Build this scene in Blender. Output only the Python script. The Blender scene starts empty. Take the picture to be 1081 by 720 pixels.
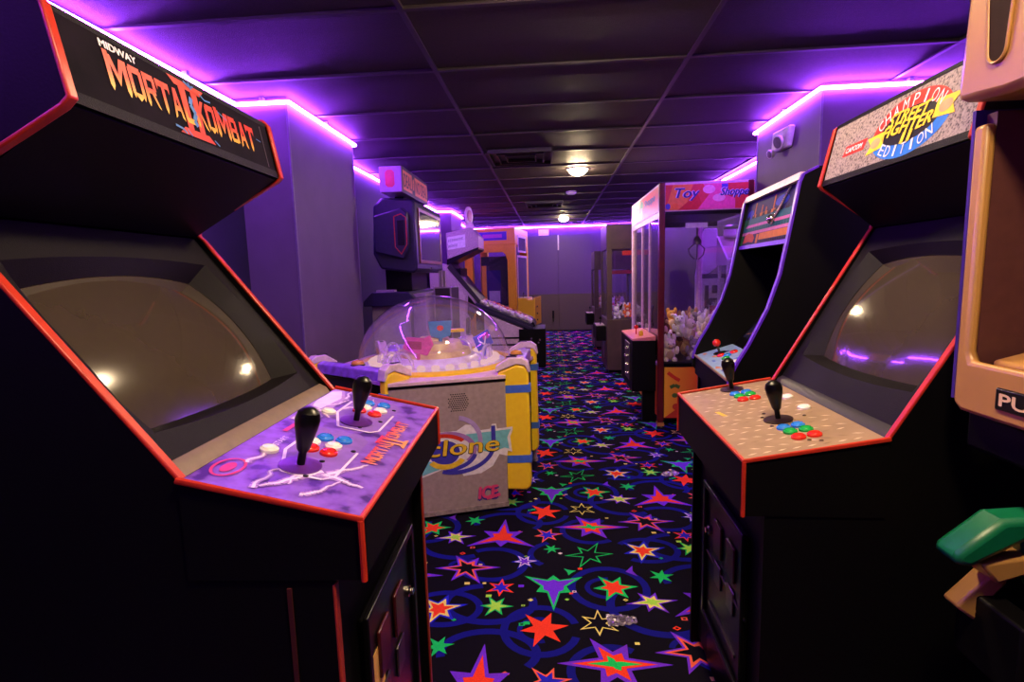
import bpy, bmesh, math, random
from mathutils import Vector, Matrix
random.seed(7)
PI = math.pi
SC = bpy.context.scene
COL = SC.collection
OFF = [0.0, 0.0, 0.0]

# ------------------------------------------------------------------ materials
def lin(c):
    return tuple((v / 255 / 12.92) if v / 255 <= 0.04045 else ((v / 255 + 0.055) / 1.055) ** 2.4 for v in c)

MATS = {}
def mat(name, col, rough=0.5, metal=0.0, vary=0.12, scale=40.0, bump=0.0, bscale=200.0, coat=0.0, spec=0.5):
    """Plain painted / moulded surface with a little procedural mottling."""
    if name in MATS: return MATS[name]
    m = bpy.data.materials.new(name); m.use_nodes = True
    nt = m.node_tree; b = nt.nodes['Principled BSDF']
    c = lin(col)
    tc = nt.nodes.new('ShaderNodeTexCoord')
    nz = nt.nodes.new('ShaderNodeTexNoise'); nz.inputs['Scale'].default_value = scale; nz.inputs['Detail'].default_value = 4
    nt.links.new(tc.outputs['Object'], nz.inputs['Vector'])
    rp = nt.nodes.new('ShaderNodeValToRGB')
    lo = tuple(max(0, v * (1 - vary)) for v in c) + (1,); hi = tuple(min(1, v * (1 + vary)) for v in c) + (1,)
    rp.color_ramp.elements[0].position = .3; rp.color_ramp.elements[0].color = lo
    rp.color_ramp.elements[1].position = .7; rp.color_ramp.elements[1].color = hi
    nt.links.new(nz.outputs['Fac'], rp.inputs['Fac'])
    nt.links.new(rp.outputs['Color'], b.inputs['Base Color'])
    b.inputs['Roughness'].default_value = rough; b.inputs['Metallic'].default_value = metal
    b.inputs['Coat Weight'].default_value = coat
    b.inputs['Specular IOR Level'].default_value = spec
    if bump:
        n2 = nt.nodes.new('ShaderNodeTexNoise'); n2.inputs['Scale'].default_value = bscale
        nt.links.new(tc.outputs['Object'], n2.inputs['Vector'])
        bp = nt.nodes.new('ShaderNodeBump'); bp.inputs['Strength'].default_value = bump; bp.inputs['Distance'].default_value = .002
        nt.links.new(n2.outputs['Fac'], bp.inputs['Height']); nt.links.new(bp.outputs['Normal'], b.inputs['Normal'])
    MATS[name] = m
    return m

def mat_grad(name, axis, a, b, c0, c1, rough=.4):
    m = bpy.data.materials.new(name); m.use_nodes = True
    nt = m.node_tree; bs = nt.nodes['Principled BSDF']
    tc = nt.nodes.new('ShaderNodeTexCoord'); sp = nt.nodes.new('ShaderNodeSeparateXYZ')
    mr = nt.nodes.new('ShaderNodeMapRange'); mr.inputs[1].default_value = a; mr.inputs[2].default_value = b
    rp = nt.nodes.new('ShaderNodeValToRGB')
    rp.color_ramp.elements[0].color = lin(c0) + (1,); rp.color_ramp.elements[1].color = lin(c1) + (1,)
    nt.links.new(tc.outputs['Object'], sp.inputs[0]); nt.links.new(sp.outputs[axis], mr.inputs[0])
    nt.links.new(mr.outputs[0], rp.inputs[0]); nt.links.new(rp.outputs[0], bs.inputs['Base Color'])
    bs.inputs['Roughness'].default_value = rough
    return m

def mat_speckle(name, c0, c1, c2, scale, rough=.5):
    """Granite-like speckle."""
    m = bpy.data.materials.new(name); m.use_nodes = True
    nt = m.node_tree; bs = nt.nodes['Principled BSDF']
    tc = nt.nodes.new('ShaderNodeTexCoord'); nz = nt.nodes.new('ShaderNodeTexNoise')
    nz.inputs['Scale'].default_value = scale; nz.inputs['Detail'].default_value = 3
    rp = nt.nodes.new('ShaderNodeValToRGB')
    e = rp.color_ramp.elements
    e[0].position = .36; e[0].color = lin(c0) + (1,)
    e[1].position = .62; e[1].color = lin(c2) + (1,)
    k = e.new(.46); k.color = lin(c1) + (1,)
    nt.links.new(tc.outputs['Object'], nz.inputs['Vector']); nt.links.new(nz.outputs['Fac'], rp.inputs['Fac'])
    nt.links.new(rp.outputs['Color'], bs.inputs['Base Color']); bs.inputs['Roughness'].default_value = rough
    return m

def mat_emit(name, col, strength):
    m = bpy.data.materials.new(name); m.use_nodes = True
    nt = m.node_tree; nt.nodes.remove(nt.nodes['Principled BSDF'])
    em = nt.nodes.new('ShaderNodeEmission'); em.inputs['Color'].default_value = tuple(col) + (1,); em.inputs['Strength'].default_value = strength
    nt.links.new(em.outputs[0], nt.nodes['Material Output'].inputs['Surface'])
    return m

def mat_clear(name, tint=(1, 1, 1), gloss=1.0, haze=0.03, rough=.02, ior=1.45, hazecol=(1, 1, 1)):
    """Thin clear acrylic sheet: see-through, Fresnel reflections, a trace of diffuse haze."""
    m = bpy.data.materials.new(name); m.use_nodes = True
    nt = m.node_tree; nt.nodes.remove(nt.nodes['Principled BSDF'])
    tr = nt.nodes.new('ShaderNodeBsdfTransparent'); tr.inputs['Color'].default_value = tuple(tint) + (1,)
    gl = nt.nodes.new('ShaderNodeBsdfGlossy'); gl.inputs['Roughness'].default_value = rough
    lw = nt.nodes.new('ShaderNodeLayerWeight'); lw.inputs['Blend'].default_value = .5
    pw = nt.nodes.new('ShaderNodeMath'); pw.operation = 'POWER'; pw.inputs[1].default_value = 4.5
    fr = nt.nodes.new('ShaderNodeMath'); fr.operation = 'MULTIPLY_ADD'; fr.inputs[1].default_value = .8; fr.inputs[2].default_value = .05
    nt.links.new(lw.outputs['Facing'], pw.inputs[0]); nt.links.new(pw.outputs[0], fr.inputs[0])
    mu = nt.nodes.new('ShaderNodeMath'); mu.operation = 'MULTIPLY'; mu.inputs[1].default_value = gloss; mu.use_clamp = True
    df = nt.nodes.new('ShaderNodeBsdfDiffuse'); df.inputs['Color'].default_value = tuple(hazecol) + (1,)
    tc = nt.nodes.new('ShaderNodeTexCoord'); nz = nt.nodes.new('ShaderNodeTexNoise'); nz.inputs['Scale'].default_value = 9
    nt.links.new(tc.outputs['Object'], nz.inputs['Vector'])
    hm = nt.nodes.new('ShaderNodeMath'); hm.operation = 'MULTIPLY'; hm.inputs[1].default_value = haze * 2
    nt.links.new(nz.outputs['Fac'], hm.inputs[0])
    m1 = nt.nodes.new('ShaderNodeMixShader'); m2 = nt.nodes.new('ShaderNodeMixShader')
    nt.links.new(hm.outputs[0], m1.inputs[0]); nt.links.new(tr.outputs[0], m1.inputs[1]); nt.links.new(df.outputs[0], m1.inputs[2])
    nt.links.new(fr.outputs[0], mu.inputs[0]); nt.links.new(mu.outputs[0], m2.inputs[0])
    nt.links.new(m1.outputs[0], m2.inputs[1]); nt.links.new(gl.outputs[0], m2.inputs[2])
    nt.links.new(m2.outputs[0], nt.nodes['Material Output'].inputs['Surface'])
    return m

BLACK = mat('black_laminate', (6, 5, 5), .55, bump=.15, spec=.15)
BLACKP = mat('black_plastic', (9, 8, 9), .3, spec=.3)
DARK = mat('dark_charcoal', (38, 32, 36), .5, bump=.1)
DARKTEX = mat('dark_textured_plastic', (15, 11, 14), .55, bump=.5, bscale=500, spec=.15)
REDT = mat('red_edge_trim', (196, 50, 26), .35)
PURT = mat('purple_edge_trim', (92, 40, 190), .35)
CHROME = mat('chrome', (200, 195, 190), .2, 1.0)
STEEL = mat('steel', (120, 112, 108), .35, 1.0)
WHITE = mat('white_plastic', (235, 232, 228), .35)
CRT = mat('tube_glass', (66, 57, 44), .12, coat=.6, vary=.05)
BRED = mat('button_red', (225, 40, 25), .25)
BBLUE = mat('button_blue', (45, 130, 225), .25)
BWHITE = mat('button_white', (240, 236, 230), .25)
BGREEN = mat('button_green', (25, 170, 70), .25)
YEL = mat('yellow_plastic', (255, 212, 40), .35, vary=.04)
GREY = mat('grey_textured_panel', (164, 144, 138), .55, bump=.3, bscale=400)
PINKW = mat('pinkish_white_plastic', (232, 205, 205), .35)
BLUEB = mat('blue_band', (70, 110, 200), .4)

# ------------------------------------------------------------------ mesh builder
class MB:
    def __init__(s, m=None):
        s.v = []; s.f = []; s.mi = []; s.mats = []; s.cur = 0
        if m: s.m(m)
    def m(s, mt):
        if mt not in s.mats: s.mats.append(mt)
        s.cur = s.mats.index(mt); return s
    def add(s, vs, fs):
        o = len(s.v); s.v += [tuple(v) for v in vs]
        for f in fs: s.f.append([i + o for i in f]); s.mi.append(s.cur)
        return s
    def poly(s, pts): return s.add(pts, [list(range(len(pts)))])
    def box(s, x0, x1, y0, y1, z0, z1):
        v = [(x, y, z) for z in (z0, z1) for y in (y0, y1) for x in (x0, x1)]
        return s.add(v, [[0, 2, 3, 1], [4, 5, 7, 6], [0, 1, 5, 4], [2, 6, 7, 3], [0, 4, 6, 2], [1, 3, 7, 5]])
    def prism(s, pts, fn):
        """pts: closed 2D outline; fn(a, b, t) -> xyz for t = 0 / 1."""
        n = len(pts)
        v = [fn(a, b, 0) for a, b in pts] + [fn(a, b, 1) for a, b in pts]
        f = [list(range(n))[::-1], list(range(n, 2 * n))] + [[i, (i + 1) % n, n + (i + 1) % n, n + i] for i in range(n)]
        return s.add(v, f)
    def ribbon(s, pts, fn, d0, d1, closed=False):
        """Band following an outline in 2D between offsets d0 and d1 (left normal), extruded by fn's t."""
        n = len(pts); P = [Vector(p) for p in pts]; nr = []
        for i in range(n):
            a = P[i - 1] if (i > 0 or closed) else None; b = P[(i + 1) % n] if (i < n - 1 or closed) else None
            ds = []
            if a is not None and (P[i] - a).length > 1e-9: ds.append((P[i] - a).normalized())
            if b is not None and (b - P[i]).length > 1e-9: ds.append((b - P[i]).normalized())
            ns = [Vector((-d.y, d.x)) for d in ds]
            m_ = sum(ns, Vector((0, 0))).normalized(); m_ /= max(.5, m_.dot(ns[0])); nr.append(m_)
        v = []
        for p, q in zip(P, nr):
            a = p + q * d0; b = p + q * d1
            v += [fn(a.x, a.y, 0), fn(b.x, b.y, 0), fn(b.x, b.y, 1), fn(a.x, a.y, 1)]
        f = []
        for i in range(n if closed else n - 1):
            j = (i + 1) % n
            for k in range(4): f.append([4 * i + k, 4 * i + (k + 1) % 4, 4 * j + (k + 1) % 4, 4 * j + k])
        if not closed: f += [[0, 1, 2, 3], [4 * n - 1, 4 * n - 2, 4 * n - 3, 4 * n - 4]]
        return s.add(v, f)
    def tube(s, pts, r, n=10, closed=False):
        P = [Vector(p) for p in pts]; k = len(P); v = []; f = []
        rr = r if isinstance(r, (list, tuple)) else [r] * k
        up = None
        for i in range(k):
            a = P[(i - 1) % k] if (closed or i > 0) else P[i]; b = P[(i + 1) % k] if (closed or i < k - 1) else P[i]
            t = (b - a).normalized()
            if up is None: up = Vector((0, 0, 1)) if abs(t.z) < .9 else Vector((1, 0, 0))
            sx = t.cross(up).normalized(); up = sx.cross(t).normalized()
            for j in range(n):
                an = 2 * PI * j / n
                v.append(P[i] + (sx * math.cos(an) + up * math.sin(an)) * rr[i])
        for i in range(k if closed else k - 1):
            i2 = (i + 1) % k
            for j in range(n): f.append([i * n + j, i * n + (j + 1) % n, i2 * n + (j + 1) % n, i2 * n + j])
        if not closed: f += [list(range(n))[::-1], [(k - 1) * n + j for j in range(n)]]
        return s.add(v, f)
    def lathe(s, prof, c, axis=(0, 0, 1), n=20):
        ax = Vector(axis).normalized(); t = Vector((1, 0, 0)) if abs(ax.x) < .9 else Vector((0, 1, 0))
        e1 = ax.cross(t).normalized(); e2 = ax.cross(e1); c = Vector(c); v = []; f = []
        for r, h in prof:
            for j in range(n):
                an = 2 * PI * j / n
                v.append(c + ax * h + (e1 * math.cos(an) + e2 * math.sin(an)) * max(r, 1e-5))
        for i in range(len(prof) - 1):
            for j in range(n): f.append([i * n + j, i * n + (j + 1) % n, (i + 1) * n + (j + 1) % n, (i + 1) * n + j])
        f += [list(range(n))[::-1], [(len(prof) - 1) * n + j for j in range(n)]]
        return s.add(v, f)
    def ball(s, c, r, n=12, m_=8):
        rx, ry, rz = r if isinstance(r, (tuple, list)) else (r, r, r)
        v = []; f = []
        for i in range(m_ + 1):
            th = PI * i / m_
            for j in range(n):
                an = 2 * PI * j / n; q = max(math.sin(th), 1e-4)
                v.append((c[0] + rx * q * math.cos(an), c[1] + ry * q * math.sin(an), c[2] + rz * math.cos(th)))
        for i in range(m_):
            for j in range(n): f.append([i * n + j, i * n + (j + 1) % n, (i + 1) * n + (j + 1) % n, (i + 1) * n + j])
        return s.add(v, f)
    def build(s, name, m_=None, parent=None, bevel=0.0, smooth=35, rot=None):
        me = bpy.data.meshes.new(name)
        vs = [(a - OFF[0], b - OFF[1], c - OFF[2]) for a, b, c in s.v]
        me.from_pydata(vs, [], s.f)
        if m_ is not None and not s.mats: s.mats = [m_]
        for q in s.mats: me.materials.append(q)
        me.polygons.foreach_set('material_index', s.mi)
        bm = bmesh.new(); bm.from_mesh(me)
        bmesh.ops.recalc_face_normals(bm, faces=bm.faces[:]); bm.to_mesh(me); bm.free()
        me.polygons.foreach_set('use_smooth', [True] * len(me.polygons))
        me.set_sharp_from_angle(angle=math.radians(smooth))
        me.update()
        o = bpy.data.objects.new(name, me); COL.objects.link(o)
        if parent is not None: o.parent = parent
        if bevel:
            b = o.modifiers.new('edges', 'BEVEL'); b.width = bevel; b.segments = 2; b.limit_method = 'ANGLE'; b.angle_limit = math.radians(40)
        return o

def tag(o, label, cat, group=None, kind=None):
    if label: o['label'] = label
    if cat: o['category'] = cat
    if group: o['group'] = group
    if kind: o['kind'] = kind
    return o

def thing(name, label, cat, loc, rotz=0.0, group=None, local=True):
    o = bpy.data.objects.new(name, None); o.empty_display_size = .1; COL.objects.link(o)
    o.location = loc; o.rotation_euler = (0, 0, rotz); tag(o, label, cat, group)
    if local: OFF[:] = [0, 0, 0]
    else: OFF[:] = list(loc)
    return o

def struct(name, mb, m_=None, bevel=0.0):
    OFF[:] = [0, 0, 0]
    o = mb.build(name, m_, None, bevel); o['kind'] = 'structure'; return o

def single(name, label, cat, mb, m_=None, group=None, loc=(0, 0, 0), rotz=0, bevel=0.0):
    OFF[:] = [0, 0, 0]
    o = mb.build(name, m_, None, bevel); o.location = loc; o.rotation_euler = (0, 0, rotz)
    return tag(o, label, cat, group)

# flat lettering and artwork on a face -------------------------------------------------
class Face:
    """2D frame on a surface: origin o, right ex, up ey; h lifts artwork layers off it."""
    def __init__(s, o, ex, ey, lift=.0006):
        s.o = Vector(o); s.ex = Vector(ex).normalized(); s.ey = Vector(ey).normalized(); s.n = s.ex.cross(s.ey); s.lift = lift
    def p(s, x, y, h=1): return tuple(s.o + s.ex * x + s.ey * y + s.n * (h * s.lift))

_tc = {}
def glyphs(txt):
    if txt in _tc: return _tc[txt]
    cu = bpy.data.curves.new('lettering', 'FONT'); cu.body = txt; cu.size = 1; cu.resolution_u = 3
    ob = bpy.data.objects.new('lettering', cu); COL.objects.link(ob)
    bpy.context.view_layer.update()
    me = bpy.data.meshes.new_from_object(ob.evaluated_get(bpy.context.evaluated_depsgraph_get()))
    v = [(q.co.x, q.co.y) for q in me.vertices]; f = [list(p.vertices) for p in me.polygons]
    bpy.data.objects.remove(ob); bpy.data.curves.remove(cu); bpy.data.meshes.remove(me)
    _tc[txt] = (v, f); return v, f

def text(mb, face, txt, x0, y0, w, h, layer=2, shear=0.0, bold=0.0, wob=0.0):
    v, f = glyphs(txt)
    xs = [q[0] for q in v]; ys = [q[1] for q in v]
    ax, bx, ay, by = min(xs), max(xs), min(ys), max(ys)
    offs = [(0, 0)] if not bold else [(-bold, 0), (bold, 0), (0, bold * .6), (0, -bold * .6)]
    for k, (dx, dy) in enumerate(offs):
        pts = []
        for x, y in v:
            u = (x - ax) / (bx - ax); t = (y - ay) / max(1e-6, by - ay)
            pts.append(face.p(x0 + u * w + t * h * shear + dx, y0 + t * h + dy + wob * h * math.sin(u * 2 * PI), layer + k * .05))
        mb.add(pts, f)
    return mb

def arc_text(mb, face, txt, cx, cy, rx, ry, a0, a1, size, layer=3, inward=False, aspect=.7):
    for i, ch in enumerate(txt):
        a = a0 + (a1 - a0) * (i / (len(txt) - 1)); v, f = glyphs(ch)
        xs = [q[0] for q in v]; ys = [q[1] for q in v]
        ax, bx, ay, by = min(xs), max(xs), min(ys), max(ys)
        px, py = cx + rx * math.cos(a), cy + ry * math.sin(a)
        tx, ty = -rx * math.sin(a), ry * math.cos(a); L = math.hypot(tx, ty); tx, ty = tx / L, ty / L
        if not inward: tx, ty = -tx, -ty
        nx, ny = -ty, tx
        hgt = size; wd = size * aspect * (.35 if ch == 'I' else 1)
        pts = []
        for x, y in v:
            u = ((x - ax) / (bx - ax) - .5) * wd; t = ((y - ay) / (by - ay) - .5) * hgt
            pts.append(face.p(px + tx * u + nx * t, py + ty * u + ny * t, layer))
        mb.add(pts, f)

def ring(mb, face, cx, cy, rx, ry, w, a0, a1, layer=1, n=28):
    for i in range(n):
        a = a0 + (a1 - a0) * i / n; b = a0 + (a1 - a0) * (i + 1) / n
        q = []
        for an, k in ((a, 0), (b, 0), (b, 1), (a, 1)):
            q.append(face.p(cx + (rx - w * k) * math.cos(an), cy + (ry - w * k) * math.sin(an), layer))
        mb.poly(q)
def ell(mb, face, cx, cy, rx, ry, layer=1, n=24):
    mb.poly([face.p(cx + rx * math.cos(2 * PI * i / n), cy + ry * math.sin(2 * PI * i / n), layer) for i in range(n)])
def rect(mb, face, x0, y0, x1, y1, layer=1, sh=0):
    mb.poly([face.p(x0, y0, layer), face.p(x1, y0, layer), face.p(x1 + sh, y1, layer), face.p(x0 + sh, y1, layer)])
def pline(mb, face, pts, w, layer=2):
    for (a, b), (c, d) in zip(pts[:-1], pts[1:]):
        L = math.hypot(c - a, d - b) or 1; nx, ny = -(d - b) / L * w / 2, (c - a) / L * w / 2
        mb.poly([face.p(a + nx, b + ny, layer), face.p(c + nx, d + ny, layer), face.p(c - nx, d - ny, layer), face.p(a - nx, b - ny, layer)])

# ------------------------------------------------------------------ camera
F = 560.0
yv = Vector((582 - 540.5, 288 - 360.0, F)).normalized()
rl = math.radians(1.0)
u0 = Vector((-math.sin(rl), -math.cos(rl), 0)); zv = (u0 - yv * u0.dot(yv)).normalized(); xv = yv.cross(zv)
if xv.x < 0: xv = -xv
Mw = Matrix((xv, yv, zv))
right = Mw @ Vector((1, 0, 0)); down = Mw @ Vector((0, 1, 0)); fwd = Mw @ Vector((0, 0, 1))
cam = bpy.data.cameras.new('camera'); cam.sensor_width = 36; cam.lens = 36 * F / 1081; cam.clip_start = .02
co = bpy.data.objects.new('camera', cam); COL.objects.link(co)
R = Matrix((right, -down, -fwd)).transposed().to_4x4()
co.matrix_world = Matrix.Translation((0, 0, 1.35)) @ R
SC.camera = co

# ------------------------------------------------------------------ room
CE = 2.42; XL, XR = -1.86, 2.08; XN = 2.62; YB = 12.4; YF = -1.3
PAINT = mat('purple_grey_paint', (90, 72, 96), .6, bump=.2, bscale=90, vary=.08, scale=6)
LOWERB = mat('brown_grey_lower', (84, 74, 62), .6, bump=.2, bscale=90, vary=.08, scale=6)  # browner band across the lower back wall
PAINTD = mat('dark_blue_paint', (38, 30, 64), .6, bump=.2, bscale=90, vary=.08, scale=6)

# carpet: flat woven motifs
def floor():
    BASE = mat('carpet_black', (13, 10, 18), .95, vary=.5, scale=220, bump=.6, bscale=700, spec=.1)
    def cm(n, c): return mat('carpet_' + n, c, .95, vary=.18, scale=260, bump=.6, bscale=700, spec=.05)
    NAVY, PUR, RED, GRN, YELC, WHT, PNK = cm('navy', (24, 24, 118)), cm('purple', (112, 50, 205)), cm('red', (250, 66, 38)), cm('green', (30, 205, 90)), cm('yellow', (240, 225, 110)), cm('cream', (240, 215, 205)), cm('coral', (250, 100, 70))
    LIME = cm('lime', (165, 230, 70)); BLU = cm('blue', (40, 40, 190))
    mb = MB(BASE)
    mb.box(XL - .2, XN + .2, YF - .1, YB + .1, -.1, 0)
    fc = Face((0, 0, 0), (1, 0, 0), (0, 1, 0), .0003)
    def star(cx, cy, radii, rot, inner, m_, layer, sc=1.0):
        n = len(radii); pts = []
        for i, r in enumerate(radii):
            a = rot + 2 * PI * i / n
            pts.append((cx + r * sc * math.cos(a), cy + r * sc * math.sin(a)))
            b = a + PI / n; q = inner * sc
            pts.append((cx + q * math.cos(b), cy + q * math.sin(b)))
        mb.m(m_).poly([fc.p(x, y, layer) for x, y in pts])
    def inset(radii, inner, d):
        return [r - d * 2.6 for r in radii], inner - d * .9
    def multi(cx, cy, radii, rot, inner, cols, d):
        r, i = radii, inner
        for k, c in enumerate(cols):
            star(cx, cy, r, rot, max(i, .004), c, 3 + k); r, i = inset(r, i, d)
    def six(a, b=None): b = b or a; return [a, b, a, b, a, b]
    # lattice of the woven repeat
    for i in range(-3, 4):
        for j in range(-4, 15):
            ox, oy = .9 * i - .008 * j, .48 * i + 1.0 * j
            def ok(x, y): return XL - .25 < x < XR + .25 and YF < y < YB - .05
            cells = [
                (-.276, 2.585, [.20, .12, .20, .10, .20, .12], PI / 2, .062, [PUR, RED], .022),
                (-.416, 2.289, [.16, .10, .13, .15, .12, .15], .05, .05, [PUR, PNK, BASE], .012),
                (-.044, 2.609, six(.085, .07), .2, .03, [PNK, BLU], .009),
                (.188, 2.700, [.20, .115, .15, .20, .12, .14], .02, .06, [PUR, RED, GRN], .02),
                (.157, 2.419, [.12, .13, .09, .12, .13, .09], .1, .04, [GRN, BASE], .009),
                (-.014, 2.155, [.15, .085, .15, .085, .17, .085], PI / 6, .056, [GRN, PUR], .013),
                (.245, 2.153, six(.105, .09), .1, .042, [GRN, RED], .012),
                (-.055, 1.878, [.10, .10, .11, .09, .11, .10], .2, .04, [RED], .01),
                (.159, 1.916, six(.075, .085), .5, .032, [YELC, BASE], .007),
                (.419, 2.462, six(.12, .10), .3, .046, [BLU, YELC, RED], .011),
                (.463, 2.245, six(.06, .055), .25, .022, [GRN], .01),
                (-.251, 2.009, six(.075, .065), .0, .027, [GRN, LIME], .008),
                (-.150, 2.352, six(.075, .065), .1, .026, [BLU, WHT, PUR], .006),
                (-.023, 2.469, six(.05, .04), .1, .016, [GRN], .01),
                (-.242, 2.138, six(.065, .07), .5, .027, [RED, BLU], .009),
                (.388, 2.056, [.11, .07, .08, .11, .07, .09], .15, .034, [PUR, YELC, LIME], .009),
                (.06, 2.27, [.03, .035, .03], .3, .012, [GRN], .01), (.33, 2.28, [.05, .02, .05], 1.2, .014, [PUR], .01)]
            for (x, y, rad, rot, inn, cols, d) in cells:
                if ok(x + ox, y + oy): multi(x + ox, y + oy, rad, rot, inn, cols, d)
            for (x, y, rx, ry, w, a0, a1) in [(.223, 2.152, .175, .165, .032, 0, 2 * PI), (-.065, 1.870, .155, .15, .03, .3, 6.0), (-.30, 2.33, .17, .15, .032, -2.6, 2.2), (.44, 2.47, .16, .12, .03, -2.2, 2.6),
                                         (-.28, 2.03, .20, .14, .034, 1.8, 6.6), (.18, 2.66, .16, .14, .03, 1.0, 5.4), (.08, 2.42, .22, .15, .03, 2.2, 3.9), (-.25, 1.74, .19, .13, .032, -.6, 3.4), (.42, 2.03, .22, .19, .034, 2.4, 5.2),
                                         (.22, 2.15, .10, .08, .022, 1.5, 4.6), (-.07, 1.87, .085, .075, .02, 1.0, 5.0), (-.42, 2.30, .09, .07, .022, -.4, 3.0)]:
                if ok(x + ox, y + oy): mb.m(NAVY); ring(mb, fc, x + ox, y + oy, rx, ry, w, a0, a1, 1 + random.random() * .5, 26)
            rr = random.Random(5)
            for k in range(26):
                x = rr.uniform(-.42, .48); y = rr.uniform(1.7, 2.7); s = rr.uniform(.007, .013); a = rr.choice([0, PI / 4, .1])
                c = rr.choice([YELC, GRN, RED, WHT, PUR, LIME, PNK]); hollow = rr.random() < .35
                if not ok(x + ox, y + oy): continue
                for q, cc in ((1, c), (.5, BASE))[:2 if hollow else 1]:
                    mb.m(cc).poly([fc.p(x + ox + s * q * 1.3 * math.cos(a + PI / 4 + t * PI / 2), y + oy + s * q * math.sin(a + PI / 4 + t * PI / 2), 2.3 if q == 1 else 2.6) for t in range(4)])
    struct('floor', mb)
floor()

def walls():
    T = .12
    global PAINT
    # left run with its two bump-outs, all one wall
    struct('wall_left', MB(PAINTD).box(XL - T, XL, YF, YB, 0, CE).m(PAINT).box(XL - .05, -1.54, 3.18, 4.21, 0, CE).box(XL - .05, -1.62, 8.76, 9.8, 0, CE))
    struct('wall_right', MB(PAINT).box(XR, XR + T, 4.0, YB, 0, CE).box(1.62, XN + T, 3.43, 4.42, 0, CE).box(XN, XN + T, YF, 3.5, 0, CE))
    PAINT = mat('led_tinted_paint', (90, 64, 118), .6, bump=.2, bscale=90, vary=.08, scale=6)  # violet LED light put into the back wall's own colour
    mb = MB(PAINT).box(XL, XR, YB, YB + T, .88, CE).m(LOWERB).box(XL, XR, YB, YB + T, 0, .87).m(PAINT).box(XL, XR, YB - .008, YB + T, .862, .882)
    struct('wall_back', mb)
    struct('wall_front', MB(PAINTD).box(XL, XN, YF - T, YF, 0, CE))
    BB = mat('black_baseboard', (20, 18, 20), .5)
    struct('baseboard_left', MB(BB).box(XL, XL + .012, YF, 3.18, 0, .1).box(XL, XL + .012, 4.21, 8.76, 0, .1).box(-1.54, -1.528, 3.17, 4.22, 0, .1).box(XL, -1.54, 3.168, 3.18, 0, .1))
    struct('baseboard_right', MB(BB).box(XN - .012, XN, YF, 3.43, 0, .1).box(XR - .012, XR, 4.42, YB, 0, .1).box(1.608, 1.62, 3.42, 4.43, 0, .1))
    # corner beads on the bump-outs
    CB = mat('corner_bead', (104, 90, 116), .5)
    struct('trim_1', MB(CB).box(-1.548, -1.536, 3.172, 3.184, .1, CE - .06).box(-1.548, -1.536, 4.206, 4.218, .1, CE - .06), bevel=.002)
    struct('trim_2', MB(CB).box(1.614, 1.626, 3.424, 3.436, .1, CE - .06).box(1.614, 1.626, 4.412, 4.424, .1, CE - .06), bevel=.002)
    # double door in the back wall, coloured like it
    DP = mat('led_tinted_door', (90, 64, 118), .5, vary=.05); DPL = mat('door_lower_brown', (88, 78, 70), .5, vary=.05)  # LED violet in the upper door colour, browner below
    mb = MB(DP)
    for a, b in ((-.62, .155), (.165, .94)):
        mb.m(DP).box(a, b, YB - .03, YB - .004, .885, 2.2); mb.m(DPL).box(a, b, YB - .03, YB - .004, .02, .858); mb.m(DP).box(a, b, YB - .032, YB - .004, .858, .885)
    d = struct('door_1', mb, bevel=.003)
    o = MB(BLACKP).box(.01, .05, YB - .075, YB - .03, .30, .48).box(.02, .04, YB - .1, YB - .075, .22, .44).build('door_handle', None, d, .006)
    o = MB(WHITE).box(.155, .185, YB - .06, YB - .03, 1.86, 2.2).build('door_bolt', None, d, .004)
walls()

def ceiling():
    TILE = mat('black_ceiling_tile', (50, 40, 40), .62, vary=.25, scale=60, bump=.9, bscale=260)
    BAR = mat('black_ceiling_bar', (54, 46, 50), .35)
    mb = MB(TILE)
    r = random.Random(3)
    ys = [YF - .1] + [.28 + .655 * k for k in range(-2, 20) if YF < .28 + .655 * k < YB] + [YB + .1]
    xs = [XL - .2, -.585, .71, 2.005, XN + .2]
    for a, b in zip(ys[:-1], ys[1:]):
        for c, d in zip(xs[:-1], xs[1:]):
            h = CE + r.uniform(.0, .006); t = r.uniform(-.004, .004); q = r.uniform(-.003, .003)
            n = 4   # tiles sag a little between the bars
            for i in range(n):
                y0 = a + (b - a) * i / n; y1 = a + (b - a) * (i + 1) / n
                z = lambda y: h + t * (2 * (y - a) / (b - a) - 1) - .005 * (1 - (2 * (y - a) / (b - a) - 1) ** 2)
                mb.poly([(c, y0, z(y0) - q), (d, y0, z(y0) + q), (d, y1, z(y1) + q), (c, y1, z(y1) - q)])
    mb.box(XL - .2, XN + .2, YF - .1, YB + .1, CE + .02, CE + .1)
    struct('ceiling', mb)
    g = MB(BAR)
    for x in xs[1:-1]: g.box(x - .012, x + .012, YF, YB, CE - .010, CE + .012)
    for y in ys[1:-1]: g.box(XL, XN, y - .012, y + .012, CE - .009, CE + .012)
    struct('trim_3', g)
ceiling()

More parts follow.
